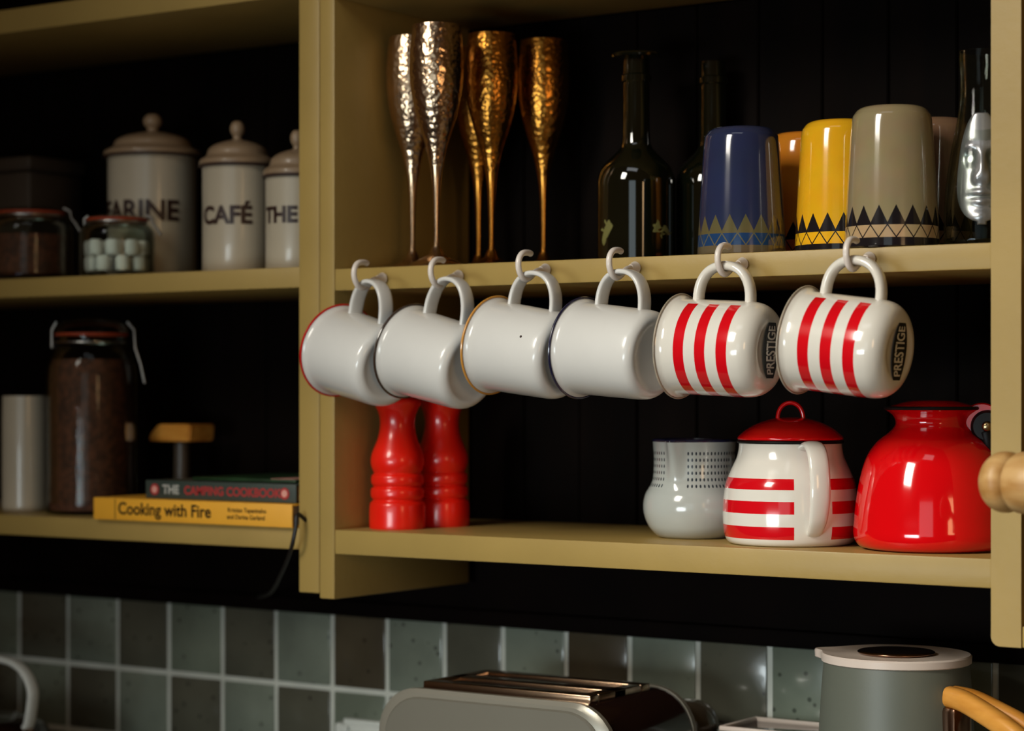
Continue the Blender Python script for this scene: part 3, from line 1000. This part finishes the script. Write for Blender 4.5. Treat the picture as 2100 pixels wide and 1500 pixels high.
# ================================================================ RED KETTLE
Yk = 0.082; Xk = Xat(1912, Yk)
kt = thing('stovetop_kettle', 'glossy red enamel stovetop kettle beside the right shelf post', 'kettle', (Xk, Yk, LT))
fk = face_cam(Xk, Yk)
raw = [(132, 1137), (150, 1131), (160, 1119), (163, 1104), (162, 1085), (159, 1050), (152, 1005), (142, 965), (130, 938), (112, 915), (90, 898), (78, 885), (76, 874), (82, 862), (94, 853), (99, 850)]
q = pxprof(raw, Xk, Yk, LT); zb = q[0][1]
q = [(r * 0.985, z - zb) for r, z in q]
s = crom(q, 6)
obj('body', bmlathe([(0, 0)] + s + [(s[-1][0] - 0.002, s[-1][1]), (0, s[-1][1] - 0.002)], seg=128), RED, kt, 60)
zr = s[-1][1]; Rk = s[-1][0]
obj('rim', torus(bmesh.new(), Rk - 0.001, 0.0016, zr + 0.001, seg=96), BLACK, kt)
ld = crom([(Rk - 0.004, zr + 0.0012), (Rk - 0.006, zr + 0.0030), (Rk - 0.016, zr + 0.0060), (Rk * 0.4, zr + 0.0078), (0.0001, zr + 0.008)], 5)
lid = obj('lid', bmlathe([(0, zr)] + ld, seg=96), RED, kt, 60)
# tab with a screwed-on black side handle, at the right of the neck
la = fk + deg(80)
ldir = Vector((math.cos(la), math.sin(la), 0))
tdir = Vector((math.cos(fk - deg(4)), math.sin(fk - deg(4)), 0))
c = ldir * (Rk + 0.0015) + Vector((0, 0, zr - 0.013)) + tdir * 0.004
M = Matrix.Translation(c) @ tdir.to_track_quat('Z', 'Y').to_matrix().to_4x4()
lug = obj('lug', bmlathe([(0, -0.006), (0.0175, -0.006), (0.0188, -0.003), (0.0188, 0.001), (0.0175, 0.003), (0, 0.003)], seg=40, M=M), RED, kt, 50)
M2 = Matrix.Translation(ldir * 0.005 + Vector((0, 0, -0.002))) @ M
obj('washer', bmlathe([(0, 0.003), (0.0138, 0.003), (0.0145, 0.006), (0.0120, 0.010), (0, 0.0105)], seg=40, M=M2), BLACK, lug, 50)
obj('rivet', bmlathe(crom([(0.0001, 0.0155), (0.0032, 0.0148), (0.0046, 0.0125), (0.0048, 0.0100), (0.0046, 0.0095)], 4) + [(0, 0.0095)], seg=24, M=M2), BRASS, lug, 60)
back_ = -tdir
hp = crom([tuple(v_) for v_ in (c + ldir * 0.004 + tdir * 0.006 + Vector((0, 0, -0.006)), c + ldir * 0.007 + tdir * 0.002 + Vector((0, 0, -0.022)), c + ldir * 0.009 + back_ * 0.012 + Vector((0, 0, -0.034)),
           c + ldir * 0.004 + back_ * 0.036 + Vector((0, 0, -0.040)), c - ldir * 0.020 + back_ * 0.060 + Vector((0, 0, -0.045)))], 6)
obj('handle', tube(bmesh.new(), hp, 0.0062, 14), BLACK, kt, 60)
sd_ = math.atan2(0.9, -0.75)
dv = Vector((math.cos(sd_), math.sin(sd_), 0))
sp_ = crom([dv * 0.045 + Vector((0, 0, 0.062)), dv * 0.062 + Vector((0, 0, 0.082)), dv * 0.072 + Vector((0, 0, 0.105)), dv * 0.080 + Vector((0, 0, 0.125))], 6)
obj('spout', tube(bmesh.new(), sp_, [0.014 - 0.0065 * i / (len(sp_) - 1) for i in range(len(sp_))], 16), RED, kt, 60)

# ================================================================ TURNED WOODEN RAIL AT THE RIGHT
Yw = -0.085
pw = at(2036, 988, Yw)
wr = thing('towel_rail', 'thick turned wooden rail end jutting in at the right edge', 'rail', (pw.x, Yw, pw.z))
k = mpp(pw.x, Yw) * 1.0
prof = crom([(0.0001, 0.0), (0.012, 0.0006), (0.0195, 0.003), (0.0240, 0.010), (0.0240, 0.018), (0.0200, 0.0235), (0.0130, 0.0258)], 6) + \
    crom([(0.0128, 0.0262), (0.0200, 0.0272), (0.0240, 0.031), (0.0246, 0.036), (0.0236, 0.048), (0.019, 0.060), (0.0145, 0.070), (0.0125, 0.09), (0.0125, 0.36)], 6)
M = Matrix.Rotation(deg(-22), 4, 'Z') @ Matrix.Rotation(PI / 2, 4, 'Y')
obj('pole', bmlathe(prof, seg=64, M=M), WOODL, wr, 60)
bm = bmbox(0.285, 0.31, -0.175, 0.084, -0.012, 0.012, bev=0.003)
obj('bracket', bm, PAINT, wr)

# ================================================================ LEFT UNIT, UPPER SHELF: CANISTERS


def canister(px, Y, hw, ytop, lab, word, tsize, dang, tz):
    X = Xat(px, Y); k = mpp(X, Y)
    root = thing('enamel_canister', lab, 'canister', (X, Y, ULT), 0, 'lettered enamel canisters on the left upper shelf')
    root.rotation_euler = (0, 0, 0)
    R = hw * k
    hb = H + (HOR - ytop) * k - ULT
    obj('body', bmlathe([(0, 0), (R * 0.95, 0), (R * 0.97, 0.002), (R * 0.965, hb * 0.5), (R * 0.97, hb), (0, hb)], seg=72), CANW, root, 40)
    # lid with a brown edge
    lp_ = crom([(R * 1.0, hb - 0.002), (R * 1.05, hb + 0.001), (R * 1.05, hb + 0.0045), (R * 1.00, hb + 0.007), (R * 0.86, hb + 0.011), (R * 0.80, hb + 0.018),
                (R * 0.62, hb + 0.0235), (R * 0.34, hb + 0.0275), (R * 0.18, hb + 0.0290), (R * 0.14, hb + 0.030)], 4)
    lid_ = obj('lid', bmlathe([(0, hb - 0.002)] + lp_ + [(0, hb + 0.030)], seg=72), CANL, root, 50)
    obj('edge', torus(bmesh.new(), R * 1.045, 0.0017, hb - 0.0010, seg=72), BRNR, root)
    kb = crom([(R * 0.13, hb + 0.0285), (R * 0.12, hb + 0.033), (R * 0.19, hb + 0.038), (R * 0.20, hb + 0.044), (R * 0.12, hb + 0.0495), (0.0001, hb + 0.0505)], 4)
    obj('knob', bmlathe(kb, seg=32), CANL, lid_, 60)
    lettering(word, tsize, cyl_fn(R * 0.975 + 0.0004, face_cam(X, Y) + dang, tz), BRNR, root, bold=0.0010)
    return root


canister(313, 0.145, 94, 322, 'largest white enamel canister lettered for flour, behind the marshmallow jar', 'FARINE', 0.0325, -0.40, 0.0795)
canister(487, 0.110, 74, 341, 'middle white enamel canister lettered CAFÉ with a domed lid', 'CAFÉ', 0.0270, -0.38, 0.0655)
canister(609, 0.100, 66, 362, 'smallest white enamel canister lettered THE, half hidden by the post', 'THE', 0.0240, -0.62, 0.0615)


def clip_jar(X, Y, Z, R, h, fill, fm, lab, cat='jar', group=None, seal=RUBBER, marsh=False):
    root = thing('preserving_jar', lab, cat, (X, Y, Z), 0, group)
    pr = crom([(R * 0.90, 0.0), (R, 0.004), (R, h * 0.30), (R, h * 0.68), (R * 0.90, h * 0.80), (R * 0.76, h * 0.855), (R * 0.76, h * 0.90)], 5)
    inn_ = [(r - 0.002, z) for r, z in reversed(pr) if z > 0.004] + [(0, 0.005)]
    obj('glass_body', bmlathe([(0, 0)] + pr + inn_, seg=56), CLEAR, root, 50)
    obj('seal', torus(bmesh.new(), R * 0.78, 0.0017, h * 0.905, seg=56), seal, root)
    obj('glass_lid', bmlathe([(0, h * 0.915), (R * 0.80, h * 0.915), (R * 0.82, h * 0.93), (R * 0.78, h * 0.95), (R * 0.60, h * 0.975), (R * 0.25, h * 0.985), (0, h * 0.985)], seg=56), CLEAR, root, 40)
    a = face_cam(X, Y)
    bm = bmesh.new()
    e = Vector((math.cos(a + 1.25), math.sin(a + 1.25), 0)); e2 = Vector((-e.y, e.x, 0))
    tube(bm, [e * (R * 0.82) + Vector((0, 0, h * 0.97)), e * (R * 0.98) + Vector((0, 0, h * 0.93)), e * (R * 1.0) + Vector((0, 0, h * 0.84)), e * (R * 1.12) + Vector((0, 0, h * 0.76)), e * (R * 1.22) + Vector((0, 0, h * 0.66))], 0.0016, 8)
    tube(bm, [e * (-R * 0.82) + Vector((0, 0, h * 0.97)), e * (-R * 0.92) + Vector((0, 0, h * 0.93)), e * (-R * 0.92) + Vector((0, 0, h * 0.84))], 0.0016, 8)
    pp_ = [(Vector((math.cos(t), math.sin(t), 0)) * (R * 0.80) + Vector((0, 0, h * 0.865))) for t in [2 * PI * i / 40 for i in range(41)]]
    tube(bm, pp_, 0.0011, 6, cap=False)
    obj('wire_clip', bm, STEEL, root, 60)
    if not marsh:
        cz = [(R - 0.0035) * 0.94, 0.0055]
        f_ = crom([(R * 0.88 - 0.003, 0.006), (R - 0.0035, 0.010), (R - 0.0035, h * 0.30), (R - 0.0035, min(fill, h * 0.68)), (min(R - 0.0035, R * 0.9) - (0.002), min(fill + 0.004, h * 0.78))], 3)
        c = obj('contents', bmlathe([(0, 0.006)] + f_ + [(0, f_[-1][1])], seg=56), fm, root, 40)
        c['kind'] = 'stuff'
        c.name = 'grain'
    return root


# small marshmallow jar
Xm = Xat(240, 0.050); km = mpp(Xm, 0.050)
j1 = clip_jar(Xm, 0.050, ULT, 76 * km, 0.072, 0, None, 'short glass clip jar with orange seal full of white marshmallows', group='glass jars on the left shelves', marsh=True)
Rm = 76 * km - 0.004
cnt_ = 0
random.seed(3)
for (rr_, n_) in ((Rm - 0.009, 8), (Rm * 0.33, 3)):
    for lev in range(2):
        for i in range(n_):
            a = 2 * PI * (i + 0.5 * lev) / n_ + 0.2
            x, y = Xm + rr_ * math.cos(a), 0.050 + rr_ * math.sin(a)
            hm = 0.0175; r0 = 0.0078
            bm = bmlathe([(0, 0), (r0 - 0.002, 0), (r0, 0.003), (r0, hm - 0.003), (r0 - 0.002, hm), (0, hm)], seg=18)
            o = obj('marshmallow', bm, SUGAR, None, 60)
            o.location = (x, y, ULT + 0.0062 + lev * 0.0182)
            o.rotation_euler = (random.uniform(-.04, .04), random.uniform(-.04, .04), random.uniform(0, 3))
            tag(o, 'white marshmallow packed inside the short glass clip jar', 'marshmallow', 'marshmallows in the clip jar')

# dim jar and tin at the far left
X2 = Xat(62, 0.055)
clip_jar(X2, 0.055, ULT, 86 * mpp(X2, 0.055), 0.088, 0.05, CONT, 'dim glass clip jar of brown pieces at the left edge of the upper shelf', group='glass jars on the left shelves')
X3 = Xat(52, 0.165)
t3 = thing('storage_tin', 'dull dark storage tin with a lid behind the dim jar', 'tin', (X3, 0.165, ULT))
obj('body', bmbox(-0.075, 0.055, -0.045, 0.045, 0, 0.140, bev=0.006), DTIN, t3)
obj('lid', bmbox(-0.078, 0.058, -0.048, 0.048, 0.140, 0.158, bev=0.005), DTIN, t3)

# ================================================================ LEFT UNIT, LOWER SHELF
X4 = Xat(188, 0.085); k4 = mpp(X4, 0.085)
clip_jar(X4, 0.085, LLT, 92 * k4, (1022 - 618) * k4, 0.200, CONT, 'tall glass clip jar filled with brown grain, wire clip open at its side', group='glass jars on the left shelves')
X5 = Xat(52, 0.075); k5 = mpp(X5, 0.075)
R5 = 47 * k5
pc = crom([(R5 * 0.9, 0), (R5, 0.003), (R5, 0.02), (R5 * 1.0, 0.10), (R5 * 0.98, (1024 - 788) * k5)], 4)
o = obj('ceramic_pot', bmlathe([(0, 0)] + pc + [(r - 0.003, z) for r, z in reversed(pc) if z > 0.005] + [(0, 0.005)], seg=64), CANW)
o.location = (X5, 0.075, LLT)
tag(o, 'tall white ceramic pot left of the big grain jar', 'pot')

# dark brush with a wooden block top, standing behind the books
X6 = Xat(373, 0.17); k6 = mpp(X6, 0.17)
br = thing('wooden_topped_stand', 'dark stand topped by a slanted wooden block, behind the books', 'stand', (X6, 0.17, LLT))
zt6 = H + (HOR - 905) * k6 - LLT; ze6 = H + (HOR - 870) * k6 - LLT
bm = bmesh.new()
pts = [(-0.034, zt6), (0.031, zt6), (0.033, ze6), (-0.018, ze6), (-0.031, zt6 + 0.009)]
vf = [bm.verts.new((x, -0.022, z)) for x, z in pts]; vb = [bm.verts.new((x, 0.022, z)) for x, z in pts]
bm.faces.new(vf); bm.faces.new(list(reversed(vb)))
for i in range(5):
    bm.faces.new((vf[i], vf[(i + 1) % 5], vb[(i + 1) % 5], vb[i]))
bmesh.ops.bevel(bm, geom=list(bm.edges), offset=0.002, segments=2, affect='EDGES')
obj('block', bm, WOODO, br)
obj('stem', bmlathe([(0, 0), (0.030, 0), (0.030, 0.004), (0.010, 0.012), (0.0095, zt6 - 0.002), (0, zt6)], seg=32), DTIN, br)

# books
ang_b = deg(-1.5)


def book(name, label, pL, pR, Y, z0, z1, cover, depth, spine_texts):
    a = Xat(pL, Y); b_ = Xat(pR, Y)
    root = thing('cookbook', label, 'book', (a, Y, z0), 0, 'cookbooks lying on the left lower shelf')
    W = b_ - a; h = z1 - z0
    root.rotation_euler = (0, 0, 0)
    bm = bmesh.new()
    box(bm, 0, W, 0.0, depth, 0, 0.0018, bev=0.0005)
    box(bm, 0, W, 0.0, depth, h - 0.0018, h, bev=0.0005)
    box(bm, 0, W, -0.0010, 0.0014, 0.0, h, bev=0.0007)
    obj('cover', bm, cover, root)
    obj('pages', bmbox(0.003, W - 0.003, 0.0015, depth - 0.003, 0.0019, h - 0.0019), PAGES, root)
    for (txt, size, xx, zz, m_, bold) in spine_texts:
        lettering(txt, size, lambda x, y, xx=xx, zz=zz: Vector((xx * W + x, -0.00125, zz * h + y)), m_, root, bold=bold)
    return root, W, h


zb0 = LLT
zy1 = LLT + 0.0245
bk1, W1, h1 = book('cookbook', 'thick yellow cookbook lying flat at the shelf front, lower of the books', 193, 600, -0.006, zb0 + 0.0003, zy1, BOOKY, 0.19,
                   [('Cooking with Fire', 0.0185, 0.37, 0.52, BLACK, 0.0004), ('Kristian Tapaninaho', 0.0066, 0.785, 0.66, BLACK, 0.0001), ('and Darina Garland', 0.0066, 0.78, 0.36, BLACK, 0.0001)])
bm = bmbox(0.115 * W1, 0.118 * W1, -0.00135, -0.0011, 0.001, h1 - 0.001)
obj('spine_line', bm, BRNR, bk1)
zg1 = zy1 + 0.0200
bk2, W2, h2 = book('cookbook', 'dark green camping cookbook lying on top of the yellow one', 300, 608, 0.008, zy1 + 0.0003, zg1, BOOKG, 0.165,
                   [('THE', 0.0130, 0.175, 0.50, PALE, 0.0005), ('CAMPING COOKBOOK', 0.0128, 0.585, 0.48, BOOKR, 0.0004)])
for xx in (0.065, 0.93):
    M = Matrix.Translation((xx * W2, -0.0012, h2 * 0.5)) @ Matrix.Rotation(PI / 2, 4, 'X')
    em = obj('emblem', bmlathe([(0, 0), (0.0062, 0), (0.0062, 0.0003), (0, 0.0003)], seg=24, M=M), BOOKR, bk2)
    M = Matrix.Translation((xx * W2, -0.00155, h2 * 0.5)) @ Matrix.Rotation(PI / 2, 4, 'X')
    obj('emblem_centre', bmlathe([(0, 0), (0.0038, 0), (0.0038, 0.0003), (0, 0.0003)], seg=24, M=M), PINK, em)
xm0 = Xat(395, 0.03); xm1 = Xat(612, 0.03)
mg = thing('magazine', 'thin magazine with a green cover lying on top of the books', 'magazine', (xm0, 0.03, zg1 + 0.0002))
obj('cover', bmbox(0, xm1 - xm0 - 0.004, 0, 0.15, 0, 0.0035, bev=0.0008), MAGG, mg)
obj('cover_picture', bmbox((xm1 - xm0) * 0.72, (xm1 - xm0) * 0.93, 0.004, 0.05, 0.0034, 0.0038, bev=0.0001), PINK, mg)

# cord hanging off the shelf
c0 = at(611, 1055, -0.012); c1 = at(606, 1085, -0.016); c2 = at(596, 1130, -0.012); c3 = at(578, 1175, 0.03); c4 = at(556, 1215, 0.12)
cp = crom([tuple(p) for p in (Vector((c0.x, 0.050, LLT + 0.003)), Vector((c0.x, 0.012, LLT + 0.003)), c0, c1, c2, c3, c4, at(530, 1225, 0.225))], 6)
tag(obj('power_cord', tube(bmesh.new(), cp, 0.0022, 8), CORD), 'thin black cord hanging off the left lower shelf beside the post', 'cord')

# ================================================================ WORKTOP THINGS
# toaster
Ya = -0.02
xa0 = Xat(777, Ya); xa1 = Xat(1262, Ya)
TW = xa1 - xa0
zt = -0.2905 + 0.48
toa = thing('toaster', 'grey toaster with bronze slotted top on the worktop', 'toaster', (xa0, Ya, COUNTER))


def rrect(W, Hh, r, n=8, z0=0.008, sag=0.0):
    out = []
    for (cx, cz, a0) in ((W - r, Hh - r, 0), (r, Hh - r, PI / 2), (r * 0.5, z0 + r * 0.5, PI), (W - r * 0.5, z0 + r * 0.5, 1.5 * PI)):
        rr_ = r if cz > Hh / 2 else r * 0.5
        for k in range(n + 1):
            a = a0 + PI / 2 * k / n
            out.append((cx + rr_ * math.cos(a), cz + rr_ * math.sin(a)))
    return out


def prism_y(bm, prof, ys, mi=0, scales=None, c=None):
    rings = []
    for i, y in enumerate(ys):
        s_ = scales[i] if scales else 0.0
        rg = []
        for (x, z) in prof:
            dx, dz = x - c[0], z - c[1]
            L_ = math.hypot(dx, dz)
            k_ = (L_ - s_) / L_
            rg.append(bm.verts.new((c[0] + dx * k_, y, c[1] + dz * k_)))
        rings.append(rg)
    n = len(prof)
    for i in range(len(rings) - 1):
        for k in range(n):
            bm.faces.new((rings[i][k], rings[i][(k + 1) % n], rings[i + 1][(k + 1) % n], rings[i + 1][k])).material_index = mi
    bm.faces.new(rings[0]).material_index = mi
    bm.faces.new(list(reversed(rings[-1]))).material_index = mi
    return bm


pr = rrect(TW, zt, 0.047)
ctr = (TW / 2, zt / 2)
D = 0.155
obj('shell', prism_y(bmesh.new(), pr, [0.004, D - 0.004], 0, [0.0015, 0.0015], ctr), DCHROME, toa, 30)
obj('front_panel', prism_y(bmesh.new(), pr, [-0.006, -0.004, 0.000, 0.006], 0, [0.013, 0.011, 0.0105, 0.0105], ctr), TOAST, toa, 30)
obj('panel_edge', prism_y(bmesh.new(), pr, [-0.003, 0.0, 0.006], 0, [0.006, 0.0, 0.0], ctr), TOASTL, toa, 30)
obj('rear_panel', prism_y(bmesh.new(), pr, [D - 0.006, D, D + 0.004], 0, [0.0, 0.0, 0.008], ctr), TOAST, toa, 30)
# slotted top plate: frame bars round two slots
bm = bmesh.new()
x0_, x1_ = 0.040, TW - 0.040
ztp = zt + 0.0010
for (a0, a1, b0, b1) in ((x0_, x1_, 0.020, 0.036), (x0_, x1_, 0.064, 0.086), (x0_, x1_, 0.114, 0.132), (x0_, x0_ + 0.014, 0.036, 0.114), (x1_ - 0.014, x1_, 0.036, 0.114)):
    box(bm, a0, a1, b0, b1, zt - 0.004, ztp + 0.0035, bev=0.0012)
tpp = obj('slot_plate', bm, CHROME, toa)
for (b0, b1) in ((0.036, 0.064), (0.086, 0.114)):
    obj('slot', bmbox(x0_ + 0.014, x1_ - 0.014, b0 + 0.0004, b1 - 0.0004, zt - 0.003, zt + 0.0016), BLACK, tpp)
obj('lever', bmbox(TW - 0.001, TW + 0.016, 0.065, 0.092, zt - 0.060, zt - 0.048, bev=0.003), STEEL, toa)
for xx in (0.03, TW - 0.03):
    for yy in (0.02, D - 0.02):
        obj('foot', bmlathe([(0, 0), (0.009, 0), (0.010, 0.004), (0.010, 0.012), (0, 0.012)], seg=20, M=Matrix.Translation((xx, yy, 0))), BLACK, toa)

# grey electric kettle with a wooden handle
Yg = 0.115; Xg = Xat(1838, Yg); kg = mpp(Xg, Yg)
gk = thing('electric_kettle', 'grey green kettle with a white lid and wooden handle on the worktop', 'kettle', (Xg, Yg, COUNTER))
zl = H - (1345 - HOR) * kg - COUNTER
Rg = 152 * kg
fg = face_cam(Xg, Yg)
bp = crom([(Rg * 1.18, 0.012), (Rg * 1.16, 0.03), (Rg * 1.08, zl * 0.5), (Rg * 1.0, zl - 0.030), (Rg * 0.97, zl - 0.006)], 5)
obj('body', bmlathe([(0, 0.010)] + bp + [(0, zl - 0.006)], seg=96), GREY, gk, 50)
obj('base', bmlathe([(0, 0), (Rg * 1.12, 0), (Rg * 1.14, 0.009), (0, 0.010)], seg=72), BLACK, gk)
sa = fg + PI * 0.5 + PI + 0.0      # towards the left of the picture
sa = fg - deg(112)


def lip_rf(r, z, a):
    aa = (a - sa + PI) % (2 * PI) - PI
    return r + (0.0125 * math.exp(-(aa / 0.17) ** 2) if r > Rg * 0.6 else 0)


lidp = [(0, zl - 0.006), (Rg * 0.975, zl - 0.006), (Rg * 1.0, zl - 0.005), (Rg * 1.005, zl + 0.001), (Rg * 0.985, zl + 0.0025), (Rg * 0.80, zl + 0.0005), (Rg * 0.58, zl + 0.0015), (0, zl + 0.0015)]
lid = obj('lid', bmlathe(lidp, seg=120, rf=lip_rf), LIDW, gk, 40)
obj('knob', bmlathe(crom([(Rg * 0.44, zl + 0.001), (Rg * 0.50, zl + 0.002), (Rg * 0.52, zl + 0.0035), (Rg * 0.50, zl + 0.0046)], 4) + [(Rg * 0.44, zl + 0.0048), (Rg * 0.2, zl + 0.0040), (0, zl + 0.0040)], seg=72), COPPER, lid, 50)
# handle: two bent wooden bars side by side on a dark metal bracket
hd_ = fg + deg(46)
dH = Vector((math.cos(hd_), math.sin(hd_), 0)); pH = Vector((-dH.y, dH.x, 0))
zh = zl - 0.030


def hbar(sg, o0, o1):
    dr = [-0.002, 0.018, 0.045, 0.070, 0.088, 0.098, 0.101, 0.098]
    zz_ = [0.000, -0.002, -0.010, -0.019, -0.030, -0.050, -0.080, -0.105]
    q_ = [dH * (Rg * 1.02 + r_) + pH * (sg * (o0 + (o1 - o0) * min(1, i_ / 3))) + Vector((0, 0, zh + z_)) for i_, (r_, z_) in enumerate(zip(dr, zz_))]
    return crom([tuple(v_) for v_ in q_], 6)


obj('handle', sweep(bmesh.new(), hbar(-1, 0.003, 0.0095), pH, 0.0175, 0.0190, pw=2.8), WOODO, gk, 60)
obj('handle', sweep(bmesh.new(), hbar(1, 0.004, 0.0125), pH, 0.0165, 0.0185, pw=2.8), WOODO, gk, 60)
bm = bmesh.new()
M = Matrix.Translation(dH * (Rg * 1.02) + Vector((0, 0, zh - 0.034))) @ Matrix.Rotation(hd_, 4, 'Z')
box(bm, -0.006, 0.013, -0.0125, 0.0125, -0.028, 0.026, bev=0.005)
for v_ in bm.verts:
    v_.co = M @ v_.co
obj('bracket', bm, COPPER, gk)

# dark box with a pale rim and dark glass dome by the wall
xb0 = Xat(1474, 0.165); xb1 = Xat(1700, 0.165)
zbx = H - (1489 - HOR) * mpp(xb0, 0.165) - COUNTER
db = thing('storage_box', 'dark storage box with a pale rim against the tiles, left of the grey kettle', 'box', (xb0, 0.165, COUNTER))
obj('body', bmbox(0.002, xb1 - xb0 - 0.002, 0.002, 0.075, 0, zbx - 0.004, bev=0.003), DCHROME, db)
bm = bmesh.new()
wb = xb1 - xb0
for q_ in ((0, wb, 0, 0.004), (0, wb, 0.073, 0.077), (0, 0.004, 0.004, 0.073), (wb - 0.004, wb, 0.004, 0.073)):
    box(bm, *q_, zbx - 0.005, zbx, bev=0.001)
obj('rim', bm, LIDW, db)
xd = Xat(1407, 0.19); kd = mpp(xd, 0.19)
dm = thing('cake_dome', 'dark reflective dome cover showing behind the toaster', 'dome', (xd, 0.19, COUNTER))
zd = H - (1433 - HOR) * kd - COUNTER
Rd = 0.036
dp = crom([(Rd, 0.006), (Rd, zd * 0.5), (Rd * 0.97, zd * 0.80), (Rd * 0.80, zd * 0.93), (Rd * 0.45, zd * 0.985), (0.0001, zd)], 5)
obj('cover', bmlathe([(0, 0.006)] + dp, seg=64), mat('smoked_dome', (0.06, 0.045, 0.03), 0.12, coat=0.8, var=0.4, vscale=20), dm, 60)
obj('base', bmlathe([(0, 0), (Rd * 1.05, 0), (Rd * 1.08, 0.006), (0, 0.0062)], seg=64), STEEL, dm)

# wall socket with plug
ps = at(697, 1473, BACK)
sk = thing('wall_socket', 'white wall socket with a plug on the tiles left of the toaster', 'socket', (ps.x, BACK, ps.z))
obj('face_plate', bmbox(0, 0.146, -0.010, 0.001, -0.086, -0.004, bev=0.003), WPLAS, sk)
obj('plug', bmbox(0.022, 0.066, -0.034, -0.010, -0.060, -0.012, bev=0.006), WPLAS, sk)
obj('switch', bmbox(0.010, 0.022, -0.014, -0.010, -0.014, -0.006, bev=0.001), WPLAS, sk)
obj('top_ledge', bmbox(0.012, 0.12, -0.009, 0.0005, -0.005, 0.0015, bev=0.0015), WPLAS, sk)

# pale strap handle at the bottom left
Ys = 0.03
sl = at(10, 1430, Ys)
ks = mpp(sl.x, Ys)
sk2 = thing('stovetop_pot', 'dark round pot with an arched pale strap handle at the lower left corner', 'pot', (Xat(-75, Ys), Ys, COUNTER))
rel = lambda px_, py_: Vector((Xat(px_, Ys) - Xat(-75, Ys), 0, H - (py_ - HOR) * ks - COUNTER))
hp = crom([tuple(rel(*p)) for p in ((-205, 1480), (-212, 1420), (-190, 1368), (-150, 1352), (-60, 1350), (0, 1353), (32, 1360), (55, 1380), (67, 1410), (66, 1440), (60, 1478), (55, 1487))], 6)
wsx = [1.0] * len(hp)
obj('handle', sweep(bmesh.new(), hp, (0, 1, 0), 0.016, 0.0085, pw=2.4, ws=wsx), WPLAS, sk2, 60)
rp = rel(45, 1500)
Rp = abs(rp.x)
zp = rel(0, 1500).z
bpp = crom([(Rp * 0.9, 0.0), (Rp * 1.06, 0.02), (Rp * 1.08, zp * 0.6), (Rp, zp - 0.004), (Rp * 0.86, zp + 0.006), (Rp * 0.7, zp + 0.010)], 5)
obj('body', bmlathe([(0, 0)] + bpp + [(0, zp + 0.010)], seg=72), DCHROME, sk2, 50)
bm = bmlathe(crom([(0.0001, zp + 0.028), (0.012, zp + 0.027), (0.019, zp + 0.020), (0.016, zp + 0.013), (0.010, zp + 0.009)], 4), seg=32)
obj('knob', bm, COPPER, sk2, 60)
for sgn in (1, -1):
    pe = Vector(hp[-1]) if sgn == 1 else Vector(hp[0])
    M = Matrix.Translation(pe + Vector((0, 0, -0.006)))
    obj('lug', bmbox(pe.x - 0.005, pe.x + 0.005, -0.006, 0.006, zp - 0.015, pe.z + 0.003, bev=0.002), COPPER, sk2)
